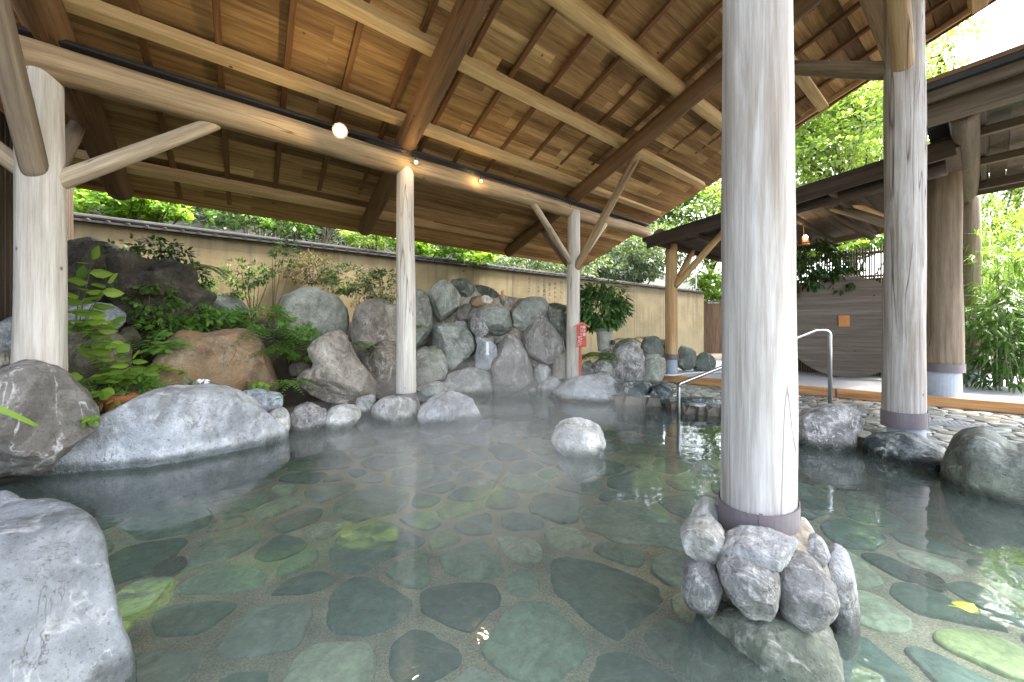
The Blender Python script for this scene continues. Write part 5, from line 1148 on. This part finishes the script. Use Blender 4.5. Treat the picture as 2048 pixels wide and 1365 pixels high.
# long leaf blade poking in at the left edge
lb = MB(); 
for i in range(8):
    pass
bl = MB(); pts = [P(-40, 812, 2.2), P(-10, 820, 2.2), P(20, 832, 2.2), P(50, 845, 2.2), P(70, 853, 2.2)]; ws = [.02, .022, .019, .012, .001]; vs = []
for p, q in zip(pts, ws): vs += [p + Vector((0, .02, q)), p + Vector((0, -.004, 0)), p + Vector((0, .02, -q))]
bl.add(vs, [(i * 3 + k, i * 3 + k + 1, i * 3 + k + 4, i * 3 + k + 3) for i in range(4) for k in range(2)], (.8,) * 3)
bl.tube([P(-40, 812, 2.2) + Vector((0, .01, 0)), P(-160, 830, 2.3), P(-260, 930, 2.4), P(-300, 1010, 2.5)], [.004, .006, .007, .008], 6, (.4,) * 3)
tag(bl.build('leaf_blade', L_BRIGHT), 'single long grass blade reaching in from the left edge over the vein boulder', 'leaf')
# fallen leaf on the water
fl = MB(); c = PZ(1935, 1216, .004); fl.leaf(c + Vector((-.05, 0, .004)), Vector((1, .25, 0)), Vector((0, 0, 1)), .12, .10, 1.0, .02); fl.tube([c + Vector((-.05, 0, .004)), c + Vector((-.09, .01, .006))], .002, 4)
tag(fl.build('fallen_leaf', leafmat('lime_leaf', (.4, .5, .06), (.55, .62, .1), .3)), 'single yellow-green leaf floating on the water at the right', 'leaf')
# ---------------------------------------------------------------- pots, sign, rail and small things
def lathe(mb, c, prof, n=28, tint=(.5,) * 3):
    vs = [(c[0] + r * math.cos(2 * math.pi * j / n), c[1] + r * math.sin(2 * math.pi * j / n), c[2] + z) for r, z in prof for j in range(n)]
    mb.add(vs, [(i * n + j, i * n + (j + 1) % n, (i + 1) * n + (j + 1) % n, (i + 1) * n + j) for i in range(len(prof) - 1) for j in range(n)], tint)
c = P(248, 832, 4.75); t = empty('flower_pot', c, 'terracotta pot half hidden behind the whale-backed boulder', 'flower pot')
mb = MB(); lathe(mb, c, [(.0, 0), (.14, 0), (.19, .2), (.195, .2), (.215, .2), (.22, .27), (.2, .27), (.19, .2), (0, .2)]); mb.build('pot_body', TERRA, t)
mb = MB(); mb.tube([c + UP * .215, c + UP * .22], [.19, .19], 20); mb.build('soil', SOIL, t)
sprig('withered yellow leaves hanging over the rim of the terracotta pot', c + UP * .24, [c + Vector((-.25, -.12, .2)), c + Vector((-.05, -.26, .17)), c + Vector((.12, -.24, .2)), c + Vector((.24, -.1, .22)), c + Vector((-.17, -.2, .18))], .15, .06, L_YELLOW, 31, 3, droop=.6, name='withered_plant')
c = P(1209, 688, 9.15); t = empty('flower_pot', c, 'tall grey concrete pot under the bushy plant by the far post', 'flower pot')
mb = MB(); lathe(mb, c + UP * -.18, [(0, 0), (.15, 0), (.2, .5), (.22, .5), (.235, .52), (.235, .56), (.2, .56), (.19, .5), (0, .5)]); mb.build('pot_body', POTM, t)
mb = MB(); mb.tube([c + UP * .33, c + UP * .34], [.19, .19], 20); mb.build('soil', SOIL, t)
shrub('pot_plant', 'bushy large-leaved plant in the grey pot beside the far post', P(1200, 612, 9.15), (.62, .42, .55), 2000, .19, .062, leafmat('pot_plant_leaf', (.025, .07, .018), (.12, .24, .065), .35), 'plant', P(1209, 668, 9.15), 14, 41, clump=10, droop=.65)
c = P(1226, 690, 8.95); t = empty('garden_spotlight', c, 'small black garden lamp beside the grey flower pot', 'lamp'); mb = MB(); mb.tube([c + Vector((0, 0, -.15)), c], .015, 6); mb.tube([c, c + UP * .05, c + UP * .11], [.05, .055, .05], 12); mb.build('lamp_body', BLACKM, t)
# red sign post
sY = 8.35; c = P(1160, 748, sY); t = empty('sign_post', c, 'red roofed notice board on a red stick in front of the far post', 'sign')
mb = MB(); mb.box(c + UP * .40, .028, .022, .44); mb.build('stick', REDP, t)
bc = P(1163, 672, sY - .03); mb = MB(); mb.box(bc, .105, .018, .245); bd = mb.build('board', REDP, t)
mb = MB()
for s in (-1, 1):
    d = Vector((s * .87, 0, -.5)); n = Vector((s * .5, 0, .87)); mb.box(bc + UP * .272 + d * .085 + n * .012, .095, .06, .011, (d, Vector((0, 1, 0)), n))
mb.add([bc + Vector((-.105, -.016, .245)), bc + Vector((.105, -.016, .245)), bc + Vector((0, -.016, .29))], [(0, 1, 2)])
mb.build('roof', plain('red_roof', (.66, .14, .09), .45), t)
fc = Matrix(((1, 0, 0, 0), (0, 0, -1, 0), (0, 1, 0, 0), (0, 0, 0, 1)))
for i, ch in enumerate('掛け湯'):
    lettering(ch, .075, WHITEP, bd, Matrix.Translation(bc + Vector((.052, -.0205, .185 - i * .08))) @ fc, 'painted_character', .001)
for i, ch in enumerate('をしてからお入り'):
    lettering(ch, .046, WHITEP, bd, Matrix.Translation(bc + Vector((-.01, -.0205, .195 - i * .053))) @ fc, 'painted_character', .001)
for i, ch in enumerate('下さい'):
    lettering(ch, .075, WHITEP, bd, Matrix.Translation(bc + Vector((-.06, -.0205, -.05 - i * .075))) @ fc, 'painted_character', .001)
# straw-wrapped stump beside the far post
c = P(1121, 752, 8.95); t = empty('straw_stump', c, 'short straw-wrapped stump between the slanting boulder and the far post', 'stump')
mb = MB(); r = random.Random(4)
for i in range(46):
    a = 2 * math.pi * i / 46; rr = .16 + r.uniform(-.008, .01); mb.tube([c + Vector((rr * math.cos(a), rr * math.sin(a), -.05)), c + Vector((rr * 1.02 * math.cos(a), rr * 1.02 * math.sin(a), .5)), c + Vector((rr * 1.2 * math.cos(a), rr * 1.2 * math.sin(a), .56 + r.uniform(-.02, .03)))], [.014, .014, .008], 5)
mb.tube([c, c + UP * .52], .15, 20)
mb.build('straw_wrap', plain('grey_straw', (.30, .27, .21), .9, nscale=12, namt=.4), t)
# white plaque on the pale boulder
c = P(975, 698, 8.52); t = empty('plaque', c, 'small white plaque set upright on the pale boulder', 'plaque'); mb = MB(); mb.box(c + UP * .02, .028, .012, .13); mb.box(c + Vector((0, .0, -.12)), .04, .02, .012); mb.build('plate', WHITEP, t)
# little orange figure on the crest
c = P(1005, 594, 9.45); t = empty('clay_figure', c, 'tiny orange clay figure on the crest of the rock wall', 'ornament'); mb = MB(); lathe(mb, c - UP * .05, [(0, 0), (.055, 0), (.06, .06), (.035, .12), (.045, .15), (.035, .19), (0, .21)], 14); mb.build('body', plain('orange_clay', (.5, .27, .11), .7), t)
# stainless handrail
a, b = PZ(1357, 850, -.45), PZ(1660, 812, .17); a = P(1357, 850, 6.05); a.z = -.5; b = P(1660, 815, 5.95); b.z = .15
za = P(1357, 770, 6.05).z; zb = P(1650, 662, 5.95).z
hr = empty('handrail', (b.x, b.y, b.z), 'stainless steel handrail leading down into the pool between the two grey posts', 'handrail')
top = Vector((b.x, b.y, zb)); k1 = P(1628, 660, 5.96); low = Vector((a.x, a.y, za)); pts = [Vector((b.x, b.y, b.z)), Vector((b.x, b.y, zb - .09))]
for i in range(1, 6):
    t = i / 6; pts.append((top - UP * .09) * (1 - t) ** 2 + top * 2 * t * (1 - t) + (top + Vector((-.10, 0, .012))) * t * t)
pts += [top + Vector((-.10, 0, .012)), Vector((k1.x + .03, k1.y, zb + .012)), Vector((k1.x - .03, k1.y, zb - .012))]
mb = MB(); mb.tube(pts + [low + Vector((.03, 0, .02)), low, low - UP * .05, Vector((a.x, a.y, a.z))], .028, 14); mb.build('rail', STEEL, hr, smooth=True)
mb = MB(); mb.tube([Vector((b.x, b.y, b.z - .02)), Vector((b.x, b.y, b.z + .025))], .05, 16); mb.build('base_flange', STEEL, hr)
# drain covers under water and the grating in the paving
for (x, y), lb in (((340, 1131), 'round drain grille on the pool floor near the foreground boulder'), ((1852, 1157), 'round drain grille on the pool floor in front of the right-hand boulders')):
    c = PZ(x, y, -.455); t = empty('drain_grille', c, lb, 'drain', 'drain grilles in the pool floor'); mb = MB(); n = 30
    for rr in (.03, .06, .095):
        p = [c + Vector((rr * math.cos(2 * math.pi * i / n), rr * math.sin(2 * math.pi * i / n), .012)) for i in range(n + 1)]; mb.tube(p, .0055, 5, cap=False)
    for i in range(8):
        d = Vector((math.cos(i * math.pi / 4), math.sin(i * math.pi / 4), 0)); mb.tube([c + d * .02 + UP * .012, c + d * .1 + UP * .012], .0055, 5)
    mb.tube([c - UP * .02, c + UP * .001], [.11, .105], 24, (0, 0, 0)); mb.build('grille', plain('bronze_grille', (.22, .22, .2), .4, .6), t)
c = PZ(1880, 846, .19); t = empty('floor_grating', c, 'rectangular metal drain grating in the wet stone paving', 'grating'); mb = MB()
for i in range(19): mb.box(c + DD * (-.45 + .05 * i) + UP * .004, .006, .11, .01, (DD, DN, UP))
for j in (-1, 0, 1): mb.box(c + DN * .1 * j + UP * .0045, .47, .007, .0115, (DD, DN, UP))
mb.box(c - UP * .02, .46, .105, .01, (DD, DN, UP)); mb.build('grating', GREYM, t)
# hose on the walkway floor
mb = MB(); h = [PZ(1312, 745, .37) + DN * .15, PZ(1325, 752, .37) + DN * .12, PZ(1345, 752, .37) + DN * .1, PZ(1370, 748, .37) + DN * .1, PZ(1400, 746, .37) + DN * .12, PZ(1440, 746, .37) + DN * .15, PZ(1500, 748, .37) + DN * .2]
mb.tube(h, .022, 8); tag(mb.build('hose', HOSE, smooth=True), 'white garden hose lying along the walkway floor by the yellow post', 'hose')
mb = MB(); q = P(1392, 575, 21.8); mb.tube([Vector((q.x, q.y, .5)), P(1392, 522, 21.8)], .05, 10); tag(mb.build('white_pole', WHITEP), 'thin white pole behind the wall beside the yellow walkway post', 'pole')
# steam drifting over the middle of the pool
sm_, snt = newmat('steam'); pv = nd(snt, 'VolumeScatter', {'Color': (1, 1, 1), 'Density': .12, 'Anisotropy': .2}); snt.links.new(pv.outputs[0], nd(snt, 'OutputMaterial').inputs['Volume'])
mb = MB(); vv, ff = ico(4)
for c, (rx, ry, rz) in ((Vector((-.4, 3.9, .32)), (1.3, 1.2, .30)), (Vector((-.25, 2.75, .40)), (.85, .75, .34)), (Vector((.75, 4.9, .5)), (1.0, .8, .4)), (Vector((-1.9, 4.4, .35)), (.9, .7, .28)), (Vector((-.9, 6.1, .5)), (1.5, .9, .42)), (Vector((.2, 7.6, .6)), (1.4, .8, .5))):
    mb.add([c + Vector((v.x * rx, v.y * ry, v.z * rz)) * (1 + .25 * noise.noise(v * 1.5 + c)) for v in vv], ff)
so_ = mb.build('steam', sm_, smooth=True)
rm = so_.modifiers.new('union', 'REMESH'); rm.mode = 'VOXEL'; rm.voxel_size = .07; rm.use_smooth_shade = True      # one closed skin round the overlapping drifts
bpy.context.view_layer.update()
me = bpy.data.meshes.new_from_object(so_.evaluated_get(bpy.context.evaluated_depsgraph_get())); so_.modifiers.clear(); so_.data = me
tag(so_, 'thin white steam drifting over the middle of the pool', None, None, 'stuff')
